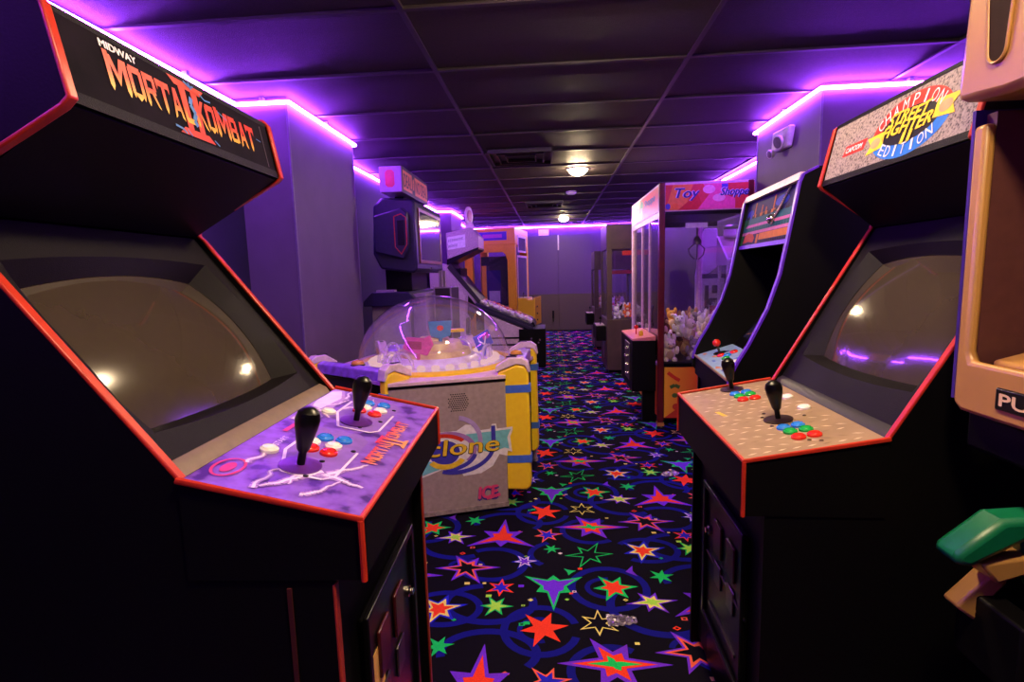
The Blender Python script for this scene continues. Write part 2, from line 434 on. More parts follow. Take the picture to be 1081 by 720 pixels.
# LED rope along the ceiling edge ------------------------------------------------------
LED = mat_emit('violet_led', (.31, .045, 1.0), 165.0)
def led(name, label, path, side):
    t = thing(name, label, 'light strip', (path[0][0], path[0][1], CE - .03), local=False)
    z = CE - .034
    mb = MB(LED); n = len(path)
    mb.tube([(x, y, z) for x, y in path], .0115, 8)
    mb.build('glowing_tube', None, t)
    cm_ = mat('clear_clip', (190, 180, 200), .3)
    for (a, b), (c, d) in zip(path[:-1], path[1:]):
        L = math.hypot(c - a, d - b); m_ = max(1, int(L / .8))
        for i in range(m_):
            u = (i + .5) / m_; x, y = a + (c - a) * u, b + (d - b) * u
            MB(cm_).box(x - .012, x + .012, y - .012, y + .012, z + .010, CE - .004).build('mounting_clip', None, t)
e = .02
led('led_strip', 'violet glowing LED strip zigzagging along the left wall and its column', [(XL + e, YF + .1), (XL + e, 3.18 - e), (-1.54 + e, 3.18 - e), (-1.54 + e, 4.21 + e), (XL + e, 4.21 + e), (XL + e, 8.76 - e), (-1.62 + e, 8.76 - e), (-1.62 + e, 9.8 + e), (XL + e, 9.8 + e), (XL + e, YB - .06)], 1)
led('led_strip', 'violet glowing LED strip across the top of the back wall', [(XL + .06, YB - .055), (XR - .06, YB - .055)], 1)
led('led_strip', 'violet glowing LED strip along the right wall above the white emergency light', [(XN - e, YF + .1), (XN - e, 3.43 - e), (1.62 - e, 3.43 - e), (1.62 - e, 4.42 + e), (XR - e, 4.42 + e), (XR - e, YB - .06)], -1)

# ceiling lamps, vents, detector, emergency light ---------------------------------------
LAMP = mat_emit('warm_lamp', (1.0, .74, .44), 330.0)
def can(label, x, y, group=None):
    t = thing('recessed_light', label, 'ceiling light', (x, y, CE), group=group)
    MB(mat('lamp_trim', (150, 130, 120), .4)).lathe([(.098, -.004), (.098, -.012), (.116, -.012), (.124, -.004)], (0, 0, 0), n=28).build('trim_ring', None, t)
    MB(LAMP).lathe([(.0, -.072), (.04, -.066), (.072, -.050), (.092, -.028), (.098, -.006)], (0, 0, 0), n=28).build('lens', None, t)
can('bright warm round ceiling lamp, the larger one beside the vent', .295, 5.75)
can('small warm round ceiling lamp far down the aisle near the back wall', .261, 10.75)
can('warm round ceiling lamp above the aisle between the front arcade cabinets', .30, .35)
can('added unseen warm ceiling lamp above the aisle in front of the dome game', .28, 1.82)  # lamp added out of view to brighten the dome game and nearby panels
VM = mat('vent_metal', (48, 40, 42), .4)
def vent(label, x, y):
    t = thing('ceiling_vent', label, 'vent', (x, y, CE))
    m1 = MB(VM); m1.box(-.29, .29, -.29, .29, -.008, -.004); m1.build('face_plate', None, t)
    for i, r in enumerate((.27, .20, .13)):
        k = MB(VM); fn = lambda a, b, tt: (a, b, -.008 - .022 * tt)
        k.ribbon([(-r, -r), (r, -r), (r, r), (-r, r)], lambda a, b, tt: (a, b, -.008 - .03 * tt), -.006, .006, True); k.build('louver', None, t)
vent('dark square louvered ceiling vent beside the larger ceiling lamp', -.255, 4.99)
vent('dark square ceiling vent farther back near the smoke detector', -.09, 8.4)
t = thing('smoke_detector', 'small white round smoke detector on the ceiling behind the lamp', 'smoke detector', (.283, 7.3, CE))
MB(WHITE).lathe([(.055, 0), (.07, -.004), (.072, -.02), (.05, -.042), (.02, -.046)], (0, 0, 0), n=24).build('body', None, t)
MB(BLACKP).lathe([(.073, -.016), (.0735, -.018), (.073, -.02)], (0, 0, 0), n=24).build('vent_ring', None, t)

t = thing('emergency_light', 'white emergency light with two lamp heads on the right wall column', 'emergency light', (1.62, 3.9, 2.2), local=True)
LG = mat('light_grey_plastic', (205, 198, 200), .4)
MB(LG).prism([(-.14, .075), (.13, .085), (.15, -.05), (-.10, -.06)], lambda a, b, q: (-.045 * q - .001, a, b)).build('housing', None, t, .012)
for yy, zz, k in ((-.03, -.005, 1.0), (.10, -.055, .62)):
    h = MB(LG).lathe([(.025 * k, 0), (.042 * k, .012), (.048 * k, .03), (.046 * k, .036)], (-.044, yy, zz), (-1, -.25, -.35), 20).build('lamp_head', None, t)
    MB(mat('lamp_face', (120, 110, 124), .15)).lathe([(.038 * k, .034), (.038 * k, .038), (.02 * k, .041)], (-.044, yy, zz), (-1, -.25, -.35), 20).build('lamp_lens', None, h)
t = thing('wall_plaque', 'blank pale plaque above the door on the back wall', 'sign', (-.16, YB - .0, 2.26), local=True)
MB(WHITE).box(-.12, .12, -.016, -.002, -.08, .08).build('plate', None, t, .004)
MB(LG).ribbon([(-.12, -.08), (.12, -.08), (.12, .08), (-.12, .08)], lambda a, b, q: (a, -.014 - .008 * q, b), 0, .012, True).build('frame', None, t)

# ------------------------------------------------------------------ stand-up cabinets
def crt_point(s_, t_, a, b, bulge, depth, cx, cv):
    """Curved picture tube: bowed edges, spherical bulge. returns (y, v, h)."""
    x = a * s_ * (1 + .07 * (1 - t_ * t_)) ; v = b * t_ * (1 + .09 * (1 - s_ * s_))
    h = -depth + bulge * (1 - .5 * (s_ * s_ + t_ * t_))
    return cx + x, cv + v, h

def cabinet(t, sx, W, side, trimpts, panel, pfront, bez, scr, marq, topback, tm, joys, buttons, panel_mat, lip_mat):
    """Classic upright. u runs back from the panel front, y across, z up; sx mirrors u."""
    X = lambda u: sx * u
    ST = .014
    for y0 in (0, W - ST):
        p = MB(BLACK).prism(side, lambda a, b, q: (X(a), y0 + ST * q, b)).build('side_panel', None, t)
        e = MB(tm).ribbon(trimpts, lambda a, b, q: (X(a), y0 - .001 + (ST + .002) * q, b), -.003, .004)
        e.build('edge_trim', None, p, .0025)
    (pu0, pz0), (pu1, pz1) = panel
    # inner shell: front, back, top
    MB(BLACK).box(*sorted((X(.075), X(.095))), ST, W - ST, .03, pfront).build('front_panel', None, t)
    MB(BLACK).box(*sorted((X(topback[0] - .02), X(topback[0]))), ST, W - ST, .05, topback[1] - .01).build('back_panel', None, t)
    MB(BLACK).box(*sorted((X(marq[1][0] + .02), X(topback[0] - .02))), ST, W - ST, topback[1] - .03, topback[1] - .012).build('top_panel', None, t)
    MB(BLACKP).box(*sorted((X(.10), X(topback[0] - .03))), ST, W - ST, 0, .03).build('base_plate', None, t)
    # control box
    prof = [(pu0, pfront), (pu0, pz0), (pu1, pz1), (pu1 + .0, pfront)]
    cp = MB(BLACK).prism(prof, lambda a, b, q: (X(a), -.004 + (W + .008) * q, b)).build('control_panel', None, t)
    for yy in (-.004, W + .004):
        pass
    tr = MB(tm)
    y0, y1 = -.006, W + .006
    tr.tube([(X(pu1), y0, pz1 + .002), (X(pu0), y0, pz0 + .002), (X(pu0), y1, pz0 + .002), (X(pu1), y1, pz1 + .002)], .0055, 8)
    tr.tube([(X(pu0), y0, pz0), (X(pu0), y0, pfront)], .005, 8).tube([(X(pu0), y1, pz0), (X(pu0), y1, pfront)], .005, 8)
    tr.build('edge_trim', None, cp)
    d = Vector((X(pu1 - pu0), 0, pz1 - pz0)).normalized(); n = Vector((-d.z * 1.0, 0, d.x)) if sx > 0 else Vector((d.z, 0, -d.x))
    if n.z < 0: n = -n
    fc = Face((X(pu0), 0, pz0), (0, 1, 0) if sx < 0 else (0, -1, 0), tuple(d), .0008)
    if sx > 0: fc.o = Vector((X(pu0), W, pz0))
    fc.n = n
    L = math.hypot(pu1 - pu0, pz1 - pz0)
    skin = MB(panel_mat); rect(skin, fc, .004, .006, W - .004, L - .002, 1); skin.build('panel_overlay', None, cp)
    def at(y, v, h=0.0): return Vector((X(pu0), y, pz0)) + d * v + n * h
    for (y, v) in joys:
        c = at(y, v)
        j = MB(BLACKP).lathe([(.007, .004), (.007, .028), (.011, .034), (.015, .052), (.0195, .072), (.0215, .088), (.0185, .101), (.010, .108), (.001, .1095)], c, n, 20).build('joystick', None, t)
        MB(mat('violet_washer', (84, 36, 120), .3) if sx < 0 else mat('brown_washer', (52, 38, 34), .35)).lathe([(.036, .0012), (.0365, .004), (.012, .006)], c, n, 24).build('dust_washer', None, j)
    for (y, v, bm_) in buttons:
        MB(bm_).lathe([(.0165, .001), (.0165, .006), (.0135, .008), (.0125, .0095), (.0115, .0065), (.0105, .009), (.004, .0105)], at(y, v), n, 20).build('button', None, t)
    # bezel with curved opening, tube set back in it
    (bu0, bz0), (bu1, bz1) = bez
    bd = Vector((X(bu1 - bu0), 0, bz1 - bz0)); BL = bd.length; bd.normalize(); bn = Vector((-bd.z, 0, bd.x));
    if bn.z < 0: bn = -bn
    def bp(y, v, h): return tuple(Vector((X(bu0), y, bz0)) + bd * v + bn * h)
    a, b_, cx, cv, dep = scr
    N = 48; ring_pts = []
    for i in range(N):
        q = i / N * 4; k = int(q); fr = (q - k) * 2 - 1
        ring_pts.append([(fr, -1), (1, fr), (-fr, 1), (-1, -fr)][k])
    OUT = []; MID = []; INN = []
    for s_, t_ in ring_pts:
        OUT.append(bp(W / 2 + s_ * (W / 2 - ST), BL / 2 + t_ * BL / 2, -.012))
        y, v, h = crt_point(s_, t_, a, b_, .0, 0, cx, cv)
        y2, v2, h2 = crt_point(s_, t_, a * 1.16, b_ * 1.14, 0, 0, cx, cv)
        y2 = min(max(y2, ST + .004), W - ST - .004); v2 = min(max(v2, .01), BL - .01)
        MID.append(bp(y2, v2, -.014)); yy, vv, hh = crt_point(s_, t_, a * .985, b_ * .985, .035, dep, cx, cv); INN.append(bp(yy, vv, hh + .002))
    mb = MB(DARKTEX); base = OUT + MID + INN; fs = []
    for i in range(N):
        j = (i + 1) % N
        fs += [[i, j, N + j, N + i], [N + i, N + j, 2 * N + j, 2 * N + i]]
    mb.add(base, fs).build('screen_bezel', None, t, smooth=30)
    sm = MB(CRT); G = 20; vs = []; fs = []
    for i in range(G + 1):
        for j in range(G + 1):
            s_, t_ = -1 + 2 * i / G, -1 + 2 * j / G
            vs.append(bp(*crt_point(s_, t_, a, b_, .035, dep, cx, cv)))
    for i in range(G):
        for j in range(G): fs.append([i * (G + 1) + j, (i + 1) * (G + 1) + j, (i + 1) * (G + 1) + j + 1, i * (G + 1) + j + 1])
    sm.add(vs, fs).build('screen', None, t, smooth=60)
    # lip between panel and bezel
    MB(lip_mat).prism([(bu0 - .002, bz0 - .01), (bu0 + .012, bz0 + .012), (bu0 + .03, bz0 + .022), (bu0 + .04, bz0 - .01)], lambda p, q, r: (X(p), ST + (W - 2 * ST) * r, q)).build('bezel_lip', None, t, .002)
    # speaker board under the marquee
    (m0u, m0z), (m1u, m1z) = marq
    sp = MB(BLACK).prism([(bu1 + .004, bz1 - .004), (m0u + .012, m0z - .004), (m0u + .016, m0z + .014), (bu1 + .02, bz1 + .012)], lambda p, q, r: (X(p), ST + (W - 2 * ST) * r, q)).build('speaker_board', None, t)
    # marquee board
    md = Vector((X(m1u - m0u), 0, m1z - m0z)); ML = md.length; md.normalize()
    mq = MB(BLACK).prism([(m0u + .006, m0z), (m0u + .03, m0z), (m1u + .03, m1z), (m1u + .006, m1z)], lambda p, q, r: (X(p), ST + (W - 2 * ST) * r, q)).build('marquee', None, t)
    ret = MB(DARKTEX)
    for v0, v1 in ((0, .018), (ML - .010, ML)):
        A = Vector((X(m0u + .004), 0, m0z)) + md * v0; B = Vector((X(m0u + .004), 0, m0z)) + md * v1
        ret.prism([(A.x, A.z), (B.x, B.z), (B.x + X(.006), B.z), (A.x + X(.006), A.z)], lambda p, q, r: (p, ST + (W - 2 * ST) * r, q))
    ret.build('retainer_strip', None, mq)
    mf = Face((X(m0u + .005), 0, m0z), (0, 1, 0), tuple(md), .0006)
    if sx > 0: mf = Face((X(m0u + .005), W, m0z), (0, -1, 0), tuple(md), .0006)
    return cp, mq, fc, mf, L, ML, at

def coin_door(t, sx, y0, y1, z0, z1, u, sticker):
    X = lambda q: sx * q
    d = MB(BLACKP).box(*sorted((X(u - .014), X(u))), y0, y1, z0, z1).build('coin_door', None, t, .004)
    MB(BLACKP).ribbon([(y0, z0), (y1, z0), (y1, z1), (y0, z1)], lambda a, b, q: (X(u - .014 - .012 * q), a, b), -.012, .006, True).build('door_frame', None, d, .003)
    w = y1 - y0
    for k in (.28, .62):
        yc = y0 + w * k
        MB(mat('coin_slot_red', (58, 14, 12), .3)).box(*sorted((X(u - .022), X(u - .014))), yc - .035, yc + .035, z1 - .17, z1 - .07).build('coin_button', None, d, .003)
        MB(STEEL).box(*sorted((X(u - .02), X(u - .014))), yc - .03, yc + .03, z1 - .27, z1 - .20).build('coin_return', None, d, .003)
    lk = MB(CHROME).lathe([(.014, 0), (.014, .01), (.009, .013), (.009, .02)], (X(u - .014), y0 + w * .85, z1 - .13), (-sx, 0, 0), 16).build('lock', None, d)
    MB(STEEL).box(*sorted((X(u - .02), X(u - .014))), y0 + .05, y1 - .05, z0 + .06, z0 + .07).build('seam_bar', None, d)
    if sticker:
        MB(mat('sticker', (225, 170, 90), .5)).box(*sorted((X(u - .0155), X(u - .0145))), y0 + .03, y0 + .10, z1 - .20, z1 - .10).build('sticker', None, d)
    return d

# jagged hand-cut capitals for the fighting game logo
def jag(ch):
    st = lambda x, w=.24, top=1.0, bot=0.0: [(x, top), (x + w, top), (x + w * .95, bot + .16), (x + w * .5, bot), (x + w * .05, bot + .16)]
    bar = lambda x0, x1, y0, y1: [(x0, y0), (x1, y0), (x1, y1), (x0, y1)]
    G = {'M': [st(0, .22, 1.08), st(.78, .22), [(.08, 1), (.3, 1), (.55, .42), (.5, .2)], [(.92, 1), (.7, 1), (.45, .42), (.5, .2)]],
         'O': [st(0, .26, .92, .06), st(.72, .26, .92, .06), bar(.1, .9, .8, 1), [(.15, .2), (.5, .02), (.85, .2), (.85, .24), (.15, .24)]],
         'R': [st(0, .26), bar(.1, .85, .82, 1), bar(.68, .92, .55, .92), bar(.1, .85, .42, .58), [(.42, .5), (.66, .5), (1.0, .02), (.82, .08)]],
         'T': [bar(-.06, 1.06, .8, 1), st(.36, .28), [(-.06, .84), (.1, .84), (.0, .66)], [(1.06, .84), (.9, .84), (1.0, .66)]],
         'A': [[(.36, 1), (.62, 1), (.26, .08), (.08, 0)], [(.38, 1), (.64, 1), (.95, 0), (.74, .1)], bar(.26, .74, .28, .44)],
         'L': [st(0, .27), [(.05, .2), (.85, .2), (1.0, .34), (.9, .02), (.2, .02)]],
         'K': [st(0, .26), [(.26, .5), (.72, 1), (1.0, 1), (.45, .45)], [(.34, .58), (.55, .6), (1.05, 0), (.8, .08)]],
         'B': [st(0, .26, 1, .03), bar(.1, .78, .82, 1), bar(.1, .8, .44, .58), bar(.1, .78, .06, .2), bar(.66, .9, .52, .92), bar(.7, .95, .1, .5)]}
    return G[ch]
def jag_word(mb, fc, word, x0, y0, w, h, layer, gap=.07, first=1.0):
    wid = [1.25 if c == 'M' else .85 for c in word]; tot = sum(wid) + gap * (len(word) - 1); k = w / tot; x = x0
    for c, q in zip(word, wid):
        for pl in jag(c): mb.poly([fc.p(x + px * q * k, y0 + py * h, layer) for px, py in pl])
        x += (q + gap) * k

def big_two(mb, fc, cx, y0, w, h, layer):
    for sx_ in (-1, 1):
        c = cx + sx_ * w * .18
        mb.poly([fc.p(c + dx * w, y0 + dy * h, layer) for dx, dy in [(-.10, .92), (.10, .92), (.085, .08), (-.085, .08)]])
    for y, s_ in ((0, 1), (1, -1)):
        mb.poly([fc.p(cx + dx * w, y0 + (y + s_ * dy) * h, layer) for dx, dy in [(-.55, -.01), (.55, .0), (.38, .13), (-.38, .12)]])

def make_fighter_one():
    t = thing('arcade_cabinet', 'black red-trimmed upright arcade cabinet with purple lightning control panel at left', 'arcade cabinet', (-.29, .738, 0), math.radians(2.2))
    W = .64; sx = -1
    side = [(.05, 0), (.05, .895), (0, .895), (0, .985), (.275, 1.052), (.605, 1.475), (.372, 1.607), (.396, 1.735), (.41, 1.75), (.82, 1.75), (.86, 1.60), (.86, 0)]
    trim = [(.275, 1.052), (.59, 1.456), (.603, 1.468), (.603, 1.482), (.592, 1.49), (.385, 1.600), (.373, 1.611), (.396, 1.735), (.41, 1.75), (.82, 1.75), (.86, 1.60)]
    A = mat_speckle('violet_marbled_overlay', (66, 36, 122), (118, 74, 182), (138, 94, 206), 26, .35)
    B_ = BWHITE
    joys = [(.129, .152), (.412, .147)]
    btn = [(.275, .165, BBLUE), (.28, .128, BBLUE), (.240, .178, B_), (.240, .135, B_), (.209, .168, BRED), (.205, .131, BRED),
           (.560, .165, BBLUE), (.566, .126, BBLUE), (.520, .160, B_), (.518, .121, B_), (.49, .165, BRED), (.484, .126, BRED), (.167, .227, B_), (.437, .22, B_)]
    cp, mq, fc, mf, L, ML, at = cabinet(t, sx, W, side, trim, ((0, .991), (.275, 1.055)), .895, ((.279, 1.052), (.603, 1.470)), (.225, .155, .315, .265, .06),
                                        ((.372, 1.607), (.396, 1.742)), (.855, 1.75), REDT, joys, btn, A, mat('bezel_lip_tan', (120, 100, 84), .45))
    for y0 in (0, W - .014):
        MB(mat('shaded_red_trim', (150, 44, 28), .45)).box(-.053, -.048, y0 - .001, y0 + .015, .02, .885).build('front_edge_trim', None, t, .002)  # trim red darkened in the colour for the shade under the control panel
    MB(mat('shaded_red_strip', (70, 20, 14), .6)).box(-.123, -.116, -.003, .0, .05, .88).build('side_strip', None, t)  # strip red also darkened for the dim light on this side
    # control panel artwork
    art = MB()
    LT = mat('lightning_white', (236, 214, 246), .35); PK = mat('pale_violet', (182, 140, 214), .4); PKR = mat('logo_pink', (214, 60, 110), .4)
    art.m(PK)
    for (x0, x1) in ((.095, .335), (.36, .605)):
        art.m(mat('zone_violet', (134, 96, 184), .4)); art.poly([fc.p(x, y, 2) for x, y in [(x0, .10), (x0 + .02, .085), (x1 - .03, .085), (x1, .11), (x1, .20), (x1 - .05, .205), (x0 + .09, .205), (x0, .17)]])
        art.m(LT); pline(art, fc, [(x0, .10), (x0, .17), (x0 + .09, .205), (x1 - .05, .205)], .006, 3); pline(art, fc, [(x0, .10), (x0 + .02, .085), (x1 - .10, .085)], .005, 3)
    art.m(LT)
    rl_ = random.Random(21)
    def bolt(x0, y0, x1, y1, w, depth=4):
        pts = [(x0, y0), (x1, y1)]
        for d_ in range(depth):
            n_ = [pts[0]]
            for (a, b), (c, d) in zip(pts[:-1], pts[1:]):
                L_ = math.hypot(c - a, d - b) * .17; n_ += [((a + c) / 2 + rl_.uniform(-L_, L_), (b + d) / 2 + rl_.uniform(-L_, L_)), (c, d)]
            pts = n_
        m_ = len(pts) - 1
        for wid, mt, ly in ((2.6, PK, 2.6), (1.0, LT, 3.2)):
            art.m(mt)
            for i in range(m_): pline(art, fc, [pts[i], pts[i + 1]], w * wid * (1 - .75 * i / m_), ly + .02 * rl_.random())
        return pts
    for q in ((.125, .11, .03, .175, .010), (.115, .105, .095, .03, .011), (.12, .10, .19, .05, .008), (.11, .13, .055, .14, .006), (.10, .232, .175, .236, .006), (.02, .18, .12, .165, .005),
              (.345, .265, .44, .235, .008), (.45, .25, .40, .205, .007), (.46, .255, .56, .215, .007), (.56, .225, .635, .235, .006), (.59, .19, .636, .18, .006), (.48, .205, .61, .165, .005), (.03, .11, .10, .07, .006)):
        bolt(*q)
    art.m(PK); art.poly([fc.p(x, y, 2.5) for x, y in [(.43, .235), (.47, .225), (.56, .225), (.63, .25), (.63, .276), (.46, .276)]])
    art.m(LT); art.poly([fc.p(x, y, 3) for x, y in [(.45, .245), (.50, .24), (.56, .235), (.62, .255), (.60, .275), (.50, .276), (.46, .268)]])
    art.m(PKR); ring(art, fc, .071, .247, .038, .024, .005, 0, 2 * PI, 3); ell(art, fc, .07, .247, .02, .010, 3)
    rect(art, fc, .27, .242, .33, .252, 3)
    art.m(LT); text(art, fc, 'START', .195, .224, .05, .012, 3); text(art, fc, 'START', .36, .22, .045, .012, 3)
    art.build('panel_artwork', None, cp)
    lg = MB(mat_grad('panel_logo_fade', 0, -.035, -.065, (246, 150, 90), (226, 50, 90)))
    jag_word(lg, fc, 'MORTAL', .197, .034, .128, .031, 4); jag_word(lg, fc, 'KOMBAT', .338, .034, .132, .031, 4)
    big_two(lg, fc, .333, .012, .05, .06, 3.6); lg.build('panel_logo', None, cp)
    bo = MB(BLACKP)
    for y, v in ((.166, .128), (.095, .128), (.24, .095), (.38, .128), (.55, .095), (.445, .10)): bo.lathe([(.005, 0), (.005, .003), (.002, .004)], at(y, v), (fc.n), 10)
    bo.build('panel_bolts', None, cp)
    # marquee
    bg = MB(mat('marquee_dark', (19, 12, 18), .75, vary=.5, scale=14, spec=.08)); rect(bg, mf, .022, .018, W - .022, ML - .010, 1); bg.build('marquee_sheet', None, mq)
    lt = MB(WHITE); text(lt, mf, 'MIDWAY', .098, .1115, .078, .0115, 2, bold=.0008); lt.build('maker_lettering', None, mq)
    z0, z1 = 1.607 + .045 * .985, 1.607 + .104 * .985
    go = MB(mat_grad('logo_fire', 2, z0, z1, (250, 200, 60), (222, 58, 26)))
    go.mats[0].node_tree.nodes['Color Ramp'].color_ramp.elements[1].position = .55
    jag_word(go, mf, 'MORTAL', .098, .045, .214, .058, 4); jag_word(go, mf, 'KOMBAT', .318, .045, .222, .058, 4); go.build('logo_lettering', None, mq)
    tw = MB(mat('logo_red', (214, 56, 26), .4)); big_two(tw, mf, .308, .022, .10, .104, 3); tw.build('logo_numeral', None, mq)
    bl = MB(mat('spark_blue', (70, 130, 190), .4))
    for pts, w in (([(.312, .10), (.305, .085), (.316, .07), (.306, .055), (.312, .045)], .010), ([(.30, .128), (.315, .122), (.33, .126)], .004), ([(.315, .13), (.32, .118)], .005), ([(.24, .030), (.26, .028), (.27, .022)], .004), ([(.275, .03), (.285, .02)], .003),
                   ([(.345, .118), (.36, .11), (.38, .112)], .003), ([(.36, .03), (.375, .022)], .003), ([(.40, .10), (.43, .09)], .002), ([(.55, .08), (.57, .078)], .002)):
        pline(bl, mf, pts, w, 5)
    bl.build('logo_sparks', None, mq)
    ed = MB(STEEL); rect(ed, mf, .585, .022, .588, .12, 2); ed.build('sheet_edge', None, mq)
    coin_door(t, sx, .15, .50, .25, .72, .075, True)
    MB(BLACKP).box(.0 - .094, -.075, .12, .53, .02, .20).build('cash_door', None, t, .004)
    return t
make_fighter_one()

def make_fighter_two():
    t = thing('arcade_cabinet', 'black red-trimmed upright arcade cabinet with tan tread-plate control panel at right', 'arcade cabinet', (.423, 1.184, 0), math.radians(-1))
    W = .655; sx = 1
    side = [(.05, 0), (.05, .79), (0, .79), (0, .912), (.305, .967), (.60, 1.477), (.43, 1.60), (.47, 1.775), (.485, 1.785), (.84, 1.785), (.86, 1.70), (.86, 0)]
    trim = [(.86, 1.70), (.84, 1.785), (.485, 1.785), (.47, 1.775), (.43, 1.603), (.44, 1.592), (.590, 1.487), (.597, 1.478), (.594, 1.464), (.305, .967)]
    PL = mat('worn_tan_plate', (158, 132, 104), .4, vary=.14, scale=18)
    joys = [(.234, .168), (.607, .164)]
    btn = [(.164, .154, BBLUE), (.167, .190, BBLUE), (.130, .156, BGREEN), (.130, .193, BGREEN), (.086, .157, BRED), (.087, .194, BRED),
           (.539, .153, BBLUE), (.541, .189, BBLUE), (.505, .156, BGREEN), (.511, .191, BGREEN), (.464, .153, BRED), (.462, .189, BRED), (.418, .266, BWHITE), (.298, .262, BWHITE)]
    cp, mq, fc, mf, L, ML, at = cabinet(t, sx, W, side, trim, ((0, .918), (.305, .970)), .790, ((.309, .968), (.595, 1.470)), (.235, .165, .325, .305, .055),
                                        ((.43, 1.60), (.47, 1.784)), (.855, 1.785), REDT, joys, btn, PL, mat('bezel_lip_dark', (40, 36, 42), .4))
    fx = lambda y: W - y
    art = MB(mat('tread_light', (222, 202, 172), .3)); dk = mat('tread_dark', (140, 116, 90), .45); r = random.Random(4)
    for i in range(17):
        for j in range(9):
            x = .022 + i * .038; y = .018 + j * .033 + (.016 if i % 2 else 0)
            if y > L - .03: continue
            art.m(art.mats[0] if r.random() < .8 else dk); w_ = .010 if i % 2 else -.006
            art.poly([fc.p(x, y, 2), fc.p(x + .0035 + w_ * .4, y + .011, 2), fc.p(x + w_, y + .024, 2), fc.p(x - .0035 + w_ * .4, y + .011, 2)])
    art.build('tread_pattern', None, cp)
    st = MB(mat('yellow_sticker', (226, 190, 70), .5)); st.poly([fc.p(x, y, 3) for x, y in [(fx(.385), .045), (fx(.335), .055), (fx(.333), .068), (fx(.383), .058)]]); st.build('sticker', None, cp)
    bo = MB(CHROME)
    for y, v in ((.30, .155), (.27, .14), (.19, .135), (.06, .17), (.045, .19), (.235, .235)): bo.lathe([(.005, 0), (.005, .003), (.002, .004)], at(y, v), (fc.n), 10)
    bo.build('panel_bolts', None, cp)
    # marquee artwork
    GR = mat_speckle('granite_print', (64, 55, 54), (136, 122, 114), (160, 146, 134), 160, .6)
    bg = MB(GR); rect(bg, mf, .022, .018, W - .022, ML - .012, 1); bg.build('marquee_sheet', None, mq)
    RD = mat('badge_red', (214, 50, 36), .4); BL = mat('badge_blue', (36, 120, 214), .4); YL = mat('badge_yellow', (244, 206, 50), .4); BK = mat('badge_black', (18, 15, 16), .4)
    a = MB(RD); cx, cy = fx(.252), .090
    ring(a, mf, cx, cy, .150, .078, .042, .10, PI + .22, 2); a.m(BL); ring(a, mf, cx, cy, .150, .078, .042, PI + .22, 2 * PI + .10, 2)
    a.m(BK); ell(a, mf, cx, cy, .112, .044, 3)
    a.m(YL)
    for s_ in (-1, 1):
        a.poly([mf.p(cx + s_ * x, cy + s_ * .012 + y, 3.5) for x, y in [(.09, -.022), (.165, -.030), (.15, -.006), (.172, .016), (.095, .020)]])
    a.m(mat('badge_peach', (230, 160, 110), .4))
    for s_ in (-1, 1): ell(a, mf, cx + s_ * .128, cy + s_ * .012 - .004, .022, .014, 4)
    a.build('badge', None, mq)
    w = MB(WHITE); arc_text(w, mf, 'CHAMPION', cx, cy, .129, .058, PI * .86, PI * .19, .030, 5, aspect=.72); w.build('badge_word', None, mq)
    w = MB(WHITE); arc_text(w, mf, 'EDITION', cx, cy, .129, .058, PI * 1.27, PI * 1.76, .028, 5, True, aspect=.78); w.build('badge_word', None, mq)
    yl = MB(YL); text(yl, mf, 'STREET', cx - .085, cy + .010, .15, .030, 6, .35, .0018, .12); text(yl, mf, 'FIGHTER', cx - .10, cy - .018, .19, .030, 6.4, .3, .0018, .12); text(yl, mf, 'II', cx - .012, cy - .044, .035, .026, 6, .2, .0015); yl.build('badge_title', None, mq)
    cpb = MB(RD); rect(cpb, mf, fx(.552), .072, fx(.44), .102, 2, .01); cpb.build('maker_plate', None, mq)
    cw = MB(WHITE); text(cw, mf, 'CAPCOM', fx(.538), .080, .085, .014, 3, .2, .0008); cw.build('maker_lettering', None, mq)
    coin_door(t, sx, .15, .50, .22, .66, .075, False)
    MB(BLACKP).box(.075, .094, .12, .53, .02, .18).build('cash_door', None, t, .004)
    MB(STEEL).tube([(.06, .13, .44), (.06, .52, .44)], .004, 8).build('door_edge_bar', None, t)
    return t
make_fighter_two()

